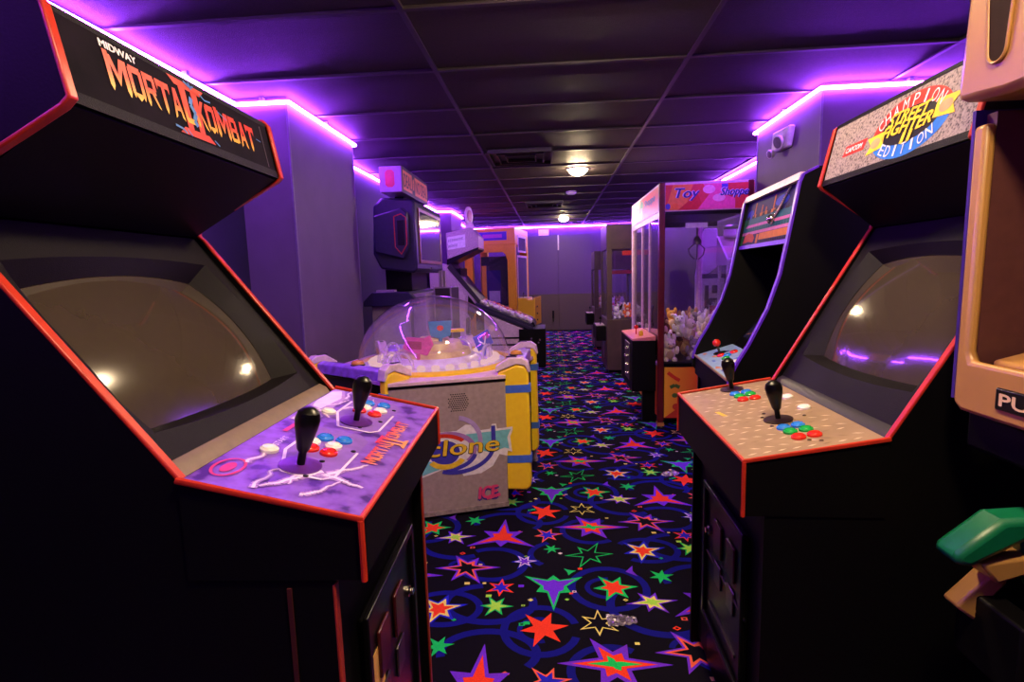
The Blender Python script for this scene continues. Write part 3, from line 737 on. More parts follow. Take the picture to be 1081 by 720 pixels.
# ------------------------------------------------------------------ third upright, purple trim
def make_shooter():
    t = thing('arcade_cabinet', 'black curved upright arcade cabinet with purple trim and pale blue control panel', 'arcade cabinet', (.69, 2.12, 0), math.radians(-4))
    W = .745; ST = .02
    fr = [(0, .88), (.012, .93), (.035, .98), (.075, 1.05), (.14, 1.19), (.18, 1.32), (.205, 1.46), (.225, 1.58), (.238, 1.66), (.25, 1.69)]
    side = [(.03, 0), (.03, .80), (0, .84)] + fr + [(.30, 1.715), (.76, 1.73), (.80, 1.60), (.80, 0)]
    for y0 in (0, W - ST):
        p = MB(BLACK).prism(side, lambda a, b, q: (a, y0 + ST * q, b)).build('side_panel', None, t)
        MB(PURT).ribbon(list(reversed(fr + [(.30, 1.715)])), lambda a, b, q: (a, y0 - .002 + (ST + .004) * q, b), -.003, .005).build('edge_trim', None, p)
    MB(BLACK).box(.04, .06, ST, W - ST, .03, .86).build('front_panel', None, t)
    MB(BLACK).box(.78, .80, ST, W - ST, .03, 1.70).build('back_panel', None, t)
    MB(BLACK).box(.27, .78, ST, W - ST, 1.69, 1.705).build('top_panel', None, t)
    MB(BLACKP).box(.04, .78, ST, W - ST, 0, .03).build('base_plate', None, t)
    cp = MB(BLACK).prism([(.012, .80), (.012, .895), (.20, .955), (.20, .80)], lambda a, b, q: (a, ST + (W - 2 * ST) * q, b)).build('control_panel', None, t)
    MB(mat('brass_edge', (170, 140, 100), .35, .6)).tube([(.010, ST, .897), (.010, W - ST, .897)], .006, 8).build('front_rail', None, cp)
    d = Vector((.188, 0, .06)).normalized(); n = Vector((-d.z, 0, d.x))
    fc = Face((.012, W, .895), (0, -1, 0), tuple(d), .0008); fc.n = n
    a = MB(mat('sky_blue_overlay', (150, 186, 214), .4)); rect(a, fc, ST, .004, W - ST, .196, 1)
    r = random.Random(8)
    for c in ((60, 120, 200), (220, 130, 90), (90, 90, 170), (230, 210, 130)):
        a.m(mat('overlay_patch_%d' % c[0], c, .4))
        for k in range(5):
            x, y = r.uniform(.05, W - .08), r.uniform(.02, .17); a.poly([fc.p(x + r.uniform(.01, .04) * math.cos(q), y + r.uniform(.004, .016) * math.sin(q), 2 + r.random()) for q in (0, 1, 2.2, 3.3, 4.4, 5.4)])
    a.build('panel_overlay', None, cp)
    at = lambda y, v: Vector((.012, y, .895)) + d * v
    j = MB(STEEL).lathe([(.006, .002), (.006, .04)], at(.60, .10), n, 12).build('joystick', None, t)
    MB(BRED).ball(tuple(at(.60, .10) + n * .055), .0195, 16, 10).build('ball_knob', None, j)
    MB(BLACKP).lathe([(.03, .001), (.03, .004), (.01, .006)], at(.60, .10), n, 20).build('dust_washer', None, j)
    for y, v, m_ in ((.53, .09, BRED), (.49, .11, BBLUE), (.44, .09, BGREEN), (.33, .10, BWHITE), (.52, .15, BRED)):
        MB(m_).lathe([(.019, .001), (.019, .006), (.015, .011), (.006, .012)], at(y, v), n, 18).build('button', None, t)
    # dark screen glass and its shelf
    MB(BLACKP).prism([(.20, .95), (.62, 1.44), (.64, 1.42), (.22, .93)], lambda p, q, s_: (p, ST + (W - 2 * ST) * s_, q)).build('screen_glass', None, t)
    sh = MB(mat('instruction_card', (34, 34, 60), .3)); f2 = Face((.24, W, .997), (0, -1, 0), (.42, 0, .49), .0012); f2.n = Vector((-.49, 0, .42)).normalized()
    rect(sh, f2, .06, .0, .62, .09, 1); sh.m(mat('card_tan', (150, 110, 80), .4)); pline(sh, f2, [(.08, .02), (.25, .06), (.4, .05), (.6, .02)], .006, 2); sh.m(BBLUE); pline(sh, f2, [(.3, .07), (.5, .07)], .01, 2); sh.build('instruction_card', None, t)
    # marquee
    m0, m1 = Vector((.222, 0, 1.455)), Vector((.262, 0, 1.675)); md = (m1 - m0).normalized()
    mq = MB(BLACK).prism([(.226, 1.455), (.25, 1.455), (.29, 1.675), (.266, 1.675)], lambda p, q, s_: (p, ST + (W - 2 * ST) * s_, q)).build('marquee', None, t)
    mf = Face((.225, W, 1.457), (0, -1, 0), tuple(md), .0006); ML = .224
    g = MB(mat('night_sky_print', (34, 24, 74), .6, spec=.2)); rect(g, mf, ST, .004, W - ST, ML, 1)
    def MM(n_, c): return mat(n_, tuple(int(v * .8) for v in c), .6, spec=.2)
    g.m(MM('print_teal', (40, 110, 120))); rect(g, mf, ST, .06, W - ST, .13, 2)
    g.m(MM('print_pink', (230, 120, 190))); rect(g, mf, ST + .04, .085, W - ST, .098, 3); rect(g, mf, ST, .05, W - ST, .064, 3)
    g.m(MM('print_orange', (236, 130, 50))); rect(g, mf, .30, .018, W - ST, .048, 3); rect(g, mf, .26, .004, .29, .045, 3)
    for x, h in ((.14, .20), (.24, .18), (.30, .165), (.40, .205)):
        rect(g, mf, x, .13, x + .05, .145, 3); rect(g, mf, x + .018, .13, x + .032, h, 3)
    g.m(MM('print_red', (220, 66, 50))); g.poly([mf.p(x, y, 3.5) for x, y in [(.06, .01), (.08, .05), (.13, .058), (.20, .05), (.235, .03), (.22, .01), (.15, .016)]])
    g.m(MM('print_blue', (60, 70, 200))); ell(g, mf, .10, .15, .05, .022, 3); ell(g, mf, .52, .17, .08, .022, 3)
    g.m(MM('print_green', (40, 120, 60))); rect(g, mf, ST, .004, .055, .05, 3); ell(g, mf, .06, .11, .04, .02, 3)
    g.m(MM('print_dark', (30, 14, 34)))
    for k in range(14): rect(g, mf, .33 + k * .028, .006, .348 + k * .028, .016, 3)
    for k in range(22): rect(g, mf, ST + .01 + k * .032, .064, ST + .014 + k * .032, .085, 3)
    for k in range(9): g.poly([mf.p(.05 + k * .075 + dx, .128 + dy, 3.2) for dx, dy in [(0, 0), (.05, 0), (.04, .02), (.02, .008), (.01, .016)]])
    g.build('marquee_print', None, mq)
    MB(PINKW).prism([(.240, 1.672), (.275, 1.672), (.28, 1.700), (.246, 1.700)], lambda p, q, s_: (p, ST + (W - 2 * ST) * s_, q)).build('top_retainer', None, mq)
    MB(PURT).prism([(.218, 1.44), (.236, 1.44), (.238, 1.458), (.220, 1.458)], lambda p, q, s_: (p, ST + (W - 2 * ST) * s_, q)).build('lower_retainer', None, mq)
    hk = MB(CHROME).tube([mf.p(.60, .21, 8), mf.p(.52, .13, 12), mf.p(.47, .10, 12)], .006, 8)
    hk.ball(mf.p(.46, .095, 14), .022, 12, 8); hk.build('hanging_lock', None, mq)
    MB(BLACKP).prism([(.23, 1.44), (.62, 1.44), (.62, 1.455), (.23, 1.455)], lambda p, q, s_: (p, ST + (W - 2 * ST) * s_, q)).build('speaker_board', None, t)
make_shooter()

# ------------------------------------------------------------------ plush toys
def plush_mesh(name, m_, m2, seed):
    r = random.Random(seed); mb = MB(m_)
    mb.ball((0, 0, .055), (.05, .045, .055), 12, 8); mb.ball((0, -.012, .125), (.042, .040, .040), 12, 8)
    for s_ in (-1, 1):
        mb.ball((s_ * .030, 0, .163), (.016, .010, .018 + r.uniform(0, .02)), 10, 6)
        mb.ball((s_ * .052, -.018, .078), (.017, .017, .032), 10, 6); mb.ball((s_ * .03, -.045, .018), (.020, .030, .018), 10, 6)
    mb.m(m2).ball((0, -.047, .117), (.018, .015, .014), 10, 6); mb.ball((0, -.038, .05), (.028, .012, .034), 10, 6)
    mb.m(BLACKP)
    for s_ in (-1, 1): mb.ball((s_ * .016, -.046, .136), .0045, 8, 5)
    OFF[:] = [0, 0, 0]
    o = mb.build(name, None, None, smooth=80); return o
def fur(n, c): return mat('fur_' + n, c, .9, vary=.2, scale=120, bump=.8, bscale=300, spec=.1)
PK = [('cream', (238, 222, 196), (200, 170, 130)), ('white', (240, 236, 232), (210, 205, 200)), ('tan', (190, 150, 105), (230, 210, 180)), ('yellow', (228, 180, 70), (240, 220, 160)),
      ('grey', (140, 130, 128), (220, 215, 210)), ('brown', (120, 78, 50), (200, 165, 120)), ('pink', (232, 130, 150), (250, 210, 215)), ('black', (30, 26, 28), (230, 225, 220)), ('orange', (226, 110, 40), (245, 220, 190))]
PROTO = {}
def plush(kind, loc, rot, sc, where, group):
    n, c, c2 = next(p for p in PK if p[0] == kind)
    if kind not in PROTO:
        o = PROTO[kind] = plush_mesh('plush_toy', fur(n, c), fur(n + '_patch', c2), hash(kind) % 7 if False else len(PROTO))
    else:
        o = PROTO[kind].copy(); COL.objects.link(o)
    o.location = loc; o.rotation_euler = rot; o.scale = (sc,) * 3
    tag(o, '%s plush toy in the heap inside %s' % (kind, where), 'plush toy', '%s plush toys inside %s' % (kind, where))

# ------------------------------------------------------------------ claw machine
def make_claw():
    x0, x1, y0, y1 = .90, 1.66, 4.57, 6.10; H_ = 2.06
    t = thing('claw_machine', 'tall red and orange claw machine with a colourful toy sign', 'claw machine', (x0, y0, 0), local=False)
    MAR = mat('dark_red_post', (96, 26, 24), .3, vary=.3, scale=12); PKM = mat('pale_pink_metal', (214, 180, 196), .35)
    for (a, b) in ((x0, y0), (x1 - .05, y0), (x0, y1 - .05), (x1 - .05, y1 - .05)):
        MB(MAR if b == y0 else PKM).box(a, a + .05, b, b + .05, .03, H_).build('corner_post', None, t, .008)
    MB(mat('post_foot', (190, 130, 60), .4)).box(x0 - .004, x0 + .054, y0 - .004, y0 + .054, 0, .03).build('post_foot', None, t)
    for (a, b) in ((x1 - .05, y0), (x0, y1 - .05), (x1 - .05, y1 - .05)): MB(BLACKP).box(a + .005, a + .045, b + .005, b + .045, 0, .03).build('post_foot', None, t)
    # lower body
    body = MB(BLACK).box(x0 + .03, x1 - .01, y0 + .03, y1 - .03, .05, .50).build('lower_body', None, t)
    OR = mat_grad('orange_yellow_fade', 0, .05, .35, (240, 176, 40), (226, 84, 30))
    sp = MB(OR).box(x0 + .056, x1 - .056, y0 + .012, y0 + .03, .07, .52).build('side_sheet', None, t)
    fc = Face((x0 + .056, y0 + .012, .07), (1, 0, 0), (0, 0, 1), .0008)
    g = MB(mat('print_scarlet', (206, 50, 24), .4)); pline(g, fc, [(.03, .40), (.08, .36), (.13, .33)], .03, 1); g.m(mat('print_leaf', (70, 110, 40), .4)); pline(g, fc, [(.05, .27), (.09, .29), (.13, .27)], .03, 2); ell(g, fc, .09, .20, .025, .02, 2)
    g.m(mat('print_scarlet2', (190, 60, 30), .4)); ell(g, fc, .10, .10, .03, .028, 2); g.poly([fc.p(x, y, 1) for x, y in [(0, 0), (.2, 0), (.2, .06), (.12, .09)]]); g.build('side_print', None, sp)
    fs = MB(mat_grad('front_fade', 1, 0.2, 1.3, (226, 110, 40), (236, 150, 60))).box(x0 + .01, x0 + .03, y0 + .056, y1 - .056, .07, .52).build('front_sheet', None, t)
    ff = Face((x0 + .01, y1 - .056, .07), (0, -1, 0), (0, 0, 1), .0008)
    g = MB(mat('print_violet', (110, 50, 130), .4)); r = random.Random(2)
    for c in ((110, 50, 130), (70, 110, 70), (220, 60, 40), (240, 200, 120)):
        g.m(mat('front_patch_%d' % c[0], c, .4))
        for k in range(5):
            x, y = r.uniform(.06, 1.3), r.uniform(.04, .36); g.poly([ff.p(x + r.uniform(.02, .07) * math.cos(q), y + r.uniform(.02, .07) * math.sin(q), 1 + r.random() * 2) for q in (0, 1.1, 2.2, 3.3, 4.4, 5.4)])
    g.build('front_print', None, fs)
    MB(BLACKP).box(x0 + .03, x1 - .01, y0 + .03, y1 - .03, .505, .56).build('prize_floor', None, t)
    MB(BLACKP).box(x0 + .05, x1 - .05, y0 + .004, y0 + .03, .52, .555).build('glass_channel', None, t); MB(BLACKP).box(x0 + .05, x1 - .05, y0 + .004, y0 + .03, 1.795, 1.825).build('glass_channel', None, t)
    MB(PKM).box(x0 + .004, x0 + .03, y0 + .05, y1 - .05, .52, .555).build('glass_channel', None, t); MB(PKM).box(x0 + .004, x0 + .03, y0 + .05, y1 - .05, 1.78, 1.825).build('glass_channel', None, t)
    # glass
    GL = mat_clear('claw_glass', (.985, .98, .99), 1.0, .006)
    MB(GL).box(x0 + .05, x1 - .05, y0 + .016, y0 + .021, .555, 1.795).build('glass_pane', None, t)
    MB(GL).box(x0 + .05, x1 - .05, y1 - .021, y1 - .016, .555, 1.795).build('glass_pane', None, t)
    MB(GL).box(x0 + .014, x0 + .019, y0 + .05, y1 - .05, .555, 1.78).build('glass_pane', None, t)
    MB(GL).box(x1 - .021, x1 - .016, y0 + .05, y1 - .05, .555, 1.795).build('glass_pane', None, t)
    for b in (5.05, 5.45): MB(PKM).box(x0 + .006, x0 + .026, b, b + .03, .555, 1.78).build('door_stile', None, t, .003)
    MB(BLACKP).box(x0 + .024, x0 + .03, 4.66, 5.04, .6, 1.70).box(x0 + .03, x0 + .034, 4.64, 4.66, .56, 1.75).build('door_backing', None, t)  # black sheet just behind the door glass
    MB(CHROME).tube([(x0 - .012, 4.75, .86), (x0 - .02, 4.75, .9), (x0 - .02, 4.75, 1.0), (x0 - .012, 4.75, 1.04)], .007, 8).build('door_pull', None, t)
    MB(DARK).box(x0 + .06, x1 - .06, y0 + .1, y1 - .1, 1.80, 1.83).build('cabinet_roof', None, t)
    # sign box
    sg = MB(PKM).box(x0 + .004, x1, y0 + .004, y1, 1.826, H_).build('sign_box', None, t, .004)
    fs_ = Face((x0 + .05, y0 + .003, 1.835), (1, 0, 0), (0, 0, 1), .0008); w = x1 - x0 - .05; h = .205
    def P(n_, c): return mat(n_, c, .35)
    g = MB(P('sign_red', (214, 60, 60))); rect(g, fs_, 0, 0, w, h, 1); g.m(P('sign_orange', (236, 130, 60))); rect(g, fs_, 0, 0, .16, h, 2, .06)
    g.m(P('sign_pink', (236, 90, 150))); g.poly([fs_.p(x, y, 2.5) for x, y in [(.26, 0), (.36, .13), (.30, h), (.5, h), (.47, .12), (.56, .08), (.56, 0)]])
    g.m(P('sign_deep_red', (206, 40, 30))); g.poly([fs_.p(x, y, 2.6) for x, y in [(.10, 0), (.26, .13), (.29, .05), (.25, 0)]])
    g.m(P('sign_pale', (240, 170, 200))); ell(g, fs_, .35, .16, .05, .035, 2.8); ell(g, fs_, .43, .09, .05, .03, 2.8)
    g.m(P('sign_blue', (70, 60, 180))); ell(g, fs_, .02, .03, .02, .025, 3); rect(g, fs_, .45, .16, .50, .2, 3); g.m(P('sign_amber', (240, 120, 40))); ell(g, fs_, .08, .03, .028, .026, 3); g.build('side_sign_print', None, sg)
    for w_, a_, b_, c_, d_ in (('Toy', .05, .075, .20, .10), ('Shoppe', .43, .09, .22, .08)):
        lt = MB(P('sign_lilac', (216, 200, 236))); text(lt, fs_, w_, a_, b_, c_, d_, 4, .3, .007); lt.m(P('sign_navy', (44, 40, 130))); text(lt, fs_, w_, a_ + .003, b_ - .002, c_, d_, 6, .3, .0025); lt.build('sign_lettering', None, sg)
    f3 = Face((x0 + .003, y1 - .01, 1.835), (0, -1, 0), (0, 0, 1), .0008); w = y1 - y0 - .06
    g = MB(P('sign_coral', (230, 96, 60))); rect(g, f3, 0, 0, w, h, 1); g.m(P('sign_cream', (240, 220, 140))); rect(g, f3, 0, 0, .45, h, 2, .1)
    g.m(P('sign_red', (214, 60, 60))); rect(g, f3, .3, .0, .8, .07, 3, .1); g.m(P('sign_green', (50, 150, 90))); ell(g, f3, .64, .14, .09, .05, 3); g.m(P('sign_pale', (240, 170, 200))); ell(g, f3, .64, .07, .06, .05, 3.2); g.build('front_sign_print', None, sg)
    for w_, a_, c_ in (('Toy', .2, .3), ('Shoppe', .80, .52)):
        lt = MB(P('sign_teal', (50, 120, 140))); text(lt, f3, w_, a_, .09, c_, .075, 5, .2, .005); lt.build('front_sign_lettering', None, sg)
    # claw
    MB(STEEL).box(x0 + .1, x1 - .1, 5.2, 5.24, 1.745, 1.79).build('gantry_rail', None, t)
    c = MB(STEEL).tube([(1.38, 5.22, 1.745), (1.38, 5.22, 1.64)], .008, 8).lathe([(.04, 0), (.04, .04), (.016, .075)], (1.38, 5.22, 1.58), n=16)
    for k in range(3):
        an = k * 2.1 + .3; cs, sn = math.cos(an), math.sin(an)
        c.tube([(1.38 + cs * q, 5.22 + sn * q, zz) for q, zz in ((.02, 1.59), (.085, 1.54), (.07, 1.48), (.02, 1.44))], .006, 8)
    c.build('claw', None, t)
    MB(LG).box(1.12, 1.30, y0 + .023, y0 + .026, 1.69, 1.73).build('inside_sticker', None, t)
    # control console on the aisle side
    cn = MB(BLACK).box(.70, x0 + .008, 4.70, 5.42, .28, .735).build('console', None, t, .006)
    f4 = Face((.70, 5.42, .737), (0, -1, 0), (1, 0, 0), .0008)
    MB(P('console_print', (236, 140, 130))).prism([(.70, .735), (.70, .752), (x0 + .006, .775), (x0 + .006, .735)], lambda a, b, q: (a, 4.70 + .72 * q, b)).build('console_top', None, cn, .004)
    j = MB(BLACKP).lathe([(.005, 0), (.005, .06)], (.78, 5.0, .758), n=10).ball((.78, 5.0, .828), .02, 12, 8).build('joystick', None, cn); j.data.materials.clear(); j.data.materials.append(BRED)
    MB(YEL).lathe([(.02, 0), (.02, .03), (.012, .05)], (.80, 4.85, .76), n=12).build('drop_button', None, cn)
    MB(STEEL).box(.69, .70, 4.8, 5.1, .36, .70).build('coin_plate', None, cn, .003)
    for zz in (.42, .5, .58, .65):
        MB(CHROME).lathe([(.012, 0), (.012, .02), (.006, .03)], (.69, 4.88, zz), (-1, 0, 0), 12).build('coin_fitting', None, cn)
    MB(BLACK).box(.80, x0 + .02, 4.75, 4.80, 0.0, .28).build('console_leg', None, t)
    MB(mat('ticket_door', (206, 140, 70), .3)).box(x0 - .002, x0 + .011, 4.9, 5.35, .1, .27).build('prize_door', None, t, .004)
    OFF[:] = [0, 0, 0]
    r = random.Random(11); kinds = ['cream', 'white', 'tan', 'yellow', 'cream', 'white', 'grey', 'tan', 'brown', 'cream']
    k = 0
    for lay in range(2):
        for i in range(3):
            for jj in range(6 - lay):
                x = 1.02 + i * .20 + r.uniform(-.015, .015); y = 4.71 + jj * .20 + lay * .09 + r.uniform(-.01, .01); z = .562 + lay * .165
                if lay and r.random() < .25: continue
                plush(kinds[k % 10], (x, y, z), (r.uniform(-.25, .25), r.uniform(-.25, .25), r.uniform(-.9, .9)), r.uniform(1.12, 1.3), 'the red claw machine', None); k += 1
make_claw()

# ------------------------------------------------------------------ white machines seen through the claw glass
def make_white():
    WM = mat('white_enamel', (250, 244, 246), .4)
    t = thing('vending_machine', 'narrow white vending machine with a red panel behind the claw machine', 'vending machine', (1.72, 6.3, 0), local=False)
    MB(WM).box(1.70, 1.96, 6.22, 6.5, .03, 1.24).build('body', None, t, .01)
    MB(BLACKP).box(1.69, 1.97, 6.21, 6.51, 1.24, 1.29).build('top_cap', None, t, .006)
    MB(BLACKP).box(1.72, 1.94, 6.24, 6.48, 0, .03).build('plinth', None, t)
    MB(BRED).box(1.80, 1.94, 6.205, 6.222, .72, .93).build('red_panel', None, t, .004)
    MB(BLACKP).box(1.82, 1.92, 6.205, 6.222, 1.07, 1.16).build('display', None, t, .004)
    MB(BLACKP).prism([(6.10, .95), (6.22, .93), (6.22, 1.0), (6.16, 1.02)], lambda a, b, q: (1.78 + .13 * q, a, b)).build('spout', None, t, .004)
    MB(STEEL).box(1.74, 1.78, 6.20, 6.222, .75, 1.16).build('coin_strip', None, t)
    MB(BLACKP).box(1.74, 1.84, 6.18, 6.222, .60, .66).build('return_cup', None, t, .004)
    t2 = single('white_shield', 'tall pale curved board standing on the white vending machine', 'board', MB(WM).prism([(1.66, 1.80), (1.80, 1.80), (1.80, 1.36), (1.72, 1.30), (1.66, 1.28), (1.61, 1.20), (1.56, 1.24), (1.60, 1.5), (1.63, 1.72)], lambda a, b, q: (a + .09, 6.28 + .05 * q, b + .0)), bevel=.012)
    t2.name = 'topper_board'
    t = thing('tray_stand', 'white stand with sloped tray and green topped jar by the right wall', 'dispenser', (1.98, 6.0, 0), local=False)
    for a in (1.83, 2.04):
        for b in (5.74, 6.02): MB(WM).box(a, a + .03, b, b + .03, 0, 1.40).build('leg', None, t, .003)
    MB(WM).prism([(5.72, 1.38), (5.72, 1.44), (6.08, 1.70), (6.08, 1.38)], lambda a, b, q: (1.82 + .255 * q, a, b)).build('tray', None, t, .006)
    MB(mat('tray_card', (214, 206, 180), .5)).prism([(5.74, 1.459), (5.74, 1.462), (6.06, 1.693), (6.06, 1.690)], lambda a, b, q: (1.84 + .21 * q, a, b)).build('tray_card', None, t)
    jr = MB(WM).lathe([(.07, 0), (.085, .02), (.085, .08), (.06, .09)], (1.96, 6.02, 1.68), n=16).build('jar', None, t)
    MB(mat('leaf_green', (70, 150, 60), .4)).lathe([(.09, 0), (.09, .03), (.05, .05)], (1.96, 6.02, 1.765), n=16).build('jar_lid', None, jr)
make_white()

# ------------------------------------------------------------------ dark prize cranes at the back right
def dark_crane(label, x0, x1, y0, y1, H_, where, kinds, lit):
    BR = mat('bronze_brown_laminate', (74, 58, 48), .42, vary=.2, scale=8); t = thing('prize_crane', label, 'claw machine', (x0, y0, 0), local=False)
    MB(BR).box(x0, x1, y0, y1, .04, .72).build('lower_body', None, t, .006)
    MB(BLACKP).box(x0 + .03, x1 - .03, y0 + .03, y1 - .03, 0, .04).build('plinth', None, t)
    hd = MB(BR).box(x0, x1, y0, y1, H_ - .32, H_).build('header', None, t, .006)
    MB(mat('header_red', (180, 40, 30), .4)).box(x0 + .2, x1 - .05, y0 - .003, y0, H_ - .40, H_ - .34).build('header_strip', None, hd)  # plain red strip below the header
    for a in (x0, x1 - .07):
        for b in (y0, y1 - .05): MB(BR).box(a, a + .07, b, b + .05, .72, H_ - .32).build('post', None, t, .004)
    MB(mat('indigo_back', (40, 50, 110), .4)).box(x1 - .03, x1 - .02, y0 + .05, y1 - .05, .72, H_ - .32).build('back_board', None, t)
    GL = mat_clear('crane_glass', (.98, .98, .99), .9, .008)
    MB(GL).box(x0 + .07, x1 - .07, y0 + .012, y0 + .016, .74, H_ - .33).build('glass_pane', None, t)
    MB(GL).box(x0 + .012, x0 + .016, y0 + .05, y1 - .05, .74, H_ - .33).build('glass_pane', None, t)
    MB(BLACK).box(x0 - .13, x0 + .004, y0 + .12, y1 - .12, .42, .62).build('control_shelf', None, t, .01)
    MB(PINKW).box(x0 - .12, x0 - .01, y0 + .2, y1 - .3, .621, .63).build('control_plate', None, t)
    MB(BLACKP).lathe([(.006, 0), (.006, .06), (.02, .07), (.018, .1), (.005, .11)], (x0 - .06, y0 + .28, .63), n=12).build('joystick', None, t)
    MB(STEEL).box(x0 - .01, x0 + .002, y0 + .2, y0 + .45, .16, .40).build('coin_plate', None, t, .003)
    OFF[:] = [0, 0, 0]; r = random.Random(int(y0 * 10)); k = 0
    for i in range(3):
        for j in range(3):
            if y0 + .18 + j * .18 > y1 - .1 or x0 + .15 + i * .15 > x1 - .1: continue
            plush(kinds[k % len(kinds)], (x0 + .15 + i * .15, y0 + .15 + j * .18, .728), (r.uniform(-.3, .3), r.uniform(-.3, .3), r.uniform(-1, 1)), 1.0, where, None); k += 1
dark_crane('tall dark brown prize crane just behind the claw machine', .72, 1.40, 7.05, 7.85, 1.95, 'the brown prize crane', ['white', 'black', 'pink', 'orange', 'white', 'cream'], True)
dark_crane('lower dark prize crane farthest down the right side', .74, 1.45, 9.3, 10.0, 1.70, 'the farthest prize crane', ['white', 'tan', 'black'], False)

# ------------------------------------------------------------------ tan machine cut by the right edge
def make_tan():
    TAN = mat('tan_moulded_plastic', (176, 130, 66), .32, vary=.06, scale=10)
    xf, ya, yb = .795, .50, 1.10
    t = thing('shooting_game', 'tan and black game cabinet with green gun at the right edge', 'arcade cabinet', (xf, ya, 0), local=False)
    MB(BLACK).box(xf + .24, xf + .75, ya, yb, .0, 1.06).build('lower_body', None, t, .01)
    MB(BLACK).box(xf + .03, xf + .26, ya, yb, .98, 1.06).build('overhang', None, t, .01)
    MB(BLACK).box(xf + .12, xf + .75, ya, yb, 1.06, 2.05).build('upper_body', None, t, .01)
    MB(mat('deep_violet_side', (50, 26, 110), .4)).box(xf + .004, xf + .12, yb + .001, yb + .009, 1.08, 1.63).build('side_edge', None, t)
    # moulded surround of the play window
    fr = MB(TAN)
    f = lambda a, b, q: (xf + .0 + .022 * q, a, b)
    fr.prism([(yb, 1.075), (yb, 1.60), (yb - .030, 1.60), (yb - .027, 1.18), (yb - .037, 1.16), (ya + .05, 1.16), (ya + .04, 1.18), (ya + .045, 1.60), (ya, 1.60), (ya, 1.075), (ya + .02, 1.06), (yb - .02, 1.06)], f)
    fr.build('window_surround', None, t, .008)
    MB(mat('recess_brown', (84, 46, 40), .5)).prism([(xf + .020, 1.62), (xf + .020, 1.15), (xf + .13, 1.17), (xf + .13, 1.62)], lambda a, b, q: (a, yb - .004 - .024 * q, b)).build('recess_wall', None, t)
    MB(mat('recess_panel', (66, 38, 38), .5)).box(xf + .11, xf + .125, ya + .03, yb - .03, 1.10, 1.62).build('recess_panel', None, t)
    MB(TAN).prism([(xf + .03, 1.165), (xf + .125, 1.19), (xf + .125, 1.15), (xf + .03, 1.14)], lambda a, b, q: (a, ya + .05 + (yb - ya - .10) * q, b)).build('ledge', None, t, .006)
    pl = MB(BLACKP).prism([(yb - .105, 1.085), (yb - .105, 1.125), (ya + .13, 1.125), (ya + .13, 1.085)], lambda a, b, q: (xf - .004 + .01 * q, a, b)).build('name_plate', None, t, .003)
    fc = Face((xf - .004, yb - .105, 1.085), (0, -1, 0), (0, 0, 1), .0008); g = MB(mat('plate_gold', (226, 196, 140), .4)); text(g, fc, 'PUSH', .012, .009, .12, .022, 1.5, 0, .0012); g.build('plate_lettering', None, pl)
    # moulded header with finger-shaped recesses
    hp = [(yb + .008, 1.645), (yb + .004, 1.72), (yb - .01, 1.95), (yb - .02, 2.06), (ya, 2.06), (ya - .01, 1.645), (ya + .1, 1.63), (yb - .1, 1.63)]
    hd = MB(TAN).prism(hp, lambda a, b, q: (xf - .03 + .15 * q, a, b)).build('header', None, t, .014)
    DK = mat('recess_dark', (40, 22, 14), .8, spec=.1); SH = mat('recess_tan', (150, 100, 70), .4)
    for yc, z0 in ((yb - .085, 1.705), (yb - .20, 1.705), (yb - .32, 1.705)):
        pts = [(yc + .018 * math.cos(a), z0 + .018 * math.sin(a)) for a in [PI + PI * i / 8 for i in range(9)]] + [(yc + .045, 2.03), (yc - .045, 2.03)]
        MB(DK).prism(pts, lambda a, b, q: (xf - .033 + .004 * q, a, b)).build('slot', None, hd)
        MB(TAN).ribbon(pts, lambda a, b, q: (xf - .036 + .006 * q, a, b), -.004, .001, True).build('slot_rim', None, hd, .003)
    # gun in its holster
    gm = mat('green_gun_plastic', (8, 104, 62), .35)
    gn = MB(gm).prism([(xf - .075, .805), (xf - .068, .825), (xf + .005, .888), (xf + .22, .905), (xf + .24, .885), (xf + .06, .855), (xf - .045, .795)], lambda a, b, q: (a, 1.02 - .06 * q, b)).build('gun', None, t, .014)
    MB(gm).prism([(xf + .05, .845), (xf + .12, .85), (xf + .16, .74), (xf + .09, .73)], lambda a, b, q: (a, 1.015 - .04 * q, b)).build('gun_grip', None, gn, .01)
    MB(BLACKP).tube([(xf + .04, .995, .84), (xf + .02, .995, .80), (xf + .06, .995, .77), (xf + .09, .995, .79)], .005, 8).build('trigger_guard', None, gn)
    hb = MB(TAN).prism([(xf - .02, .80), (xf + .01, .76), (xf + .12, .80), (xf + .12, .825)], lambda a, b, q: (a, 1.03 - .06 * q, b)).build('holster', None, t, .006)
    b2 = MB(TAN).prism([(xf - .035, .695), (xf + .045, .785), (xf + .055, .745), (xf + .035, .72), (xf + .045, .68), (xf + .05, .64), (xf + .01, .66)], lambda a, b, q: (a, 1.04 - .04 * q, b)).build('gun_bracket', None, t, .006)
    MB(CHROME).lathe([(.012, 0), (.012, .004), (.006, .009)], (xf + .012, 1.0, .688), (-.2, -1, 0), 16).build('bracket_bolt', None, b2)
    MB(BLACK).box(xf + .0, xf + .05, .90, 1.05, .58, .72).build('bracket_mount', None, t, .006)
make_tan()

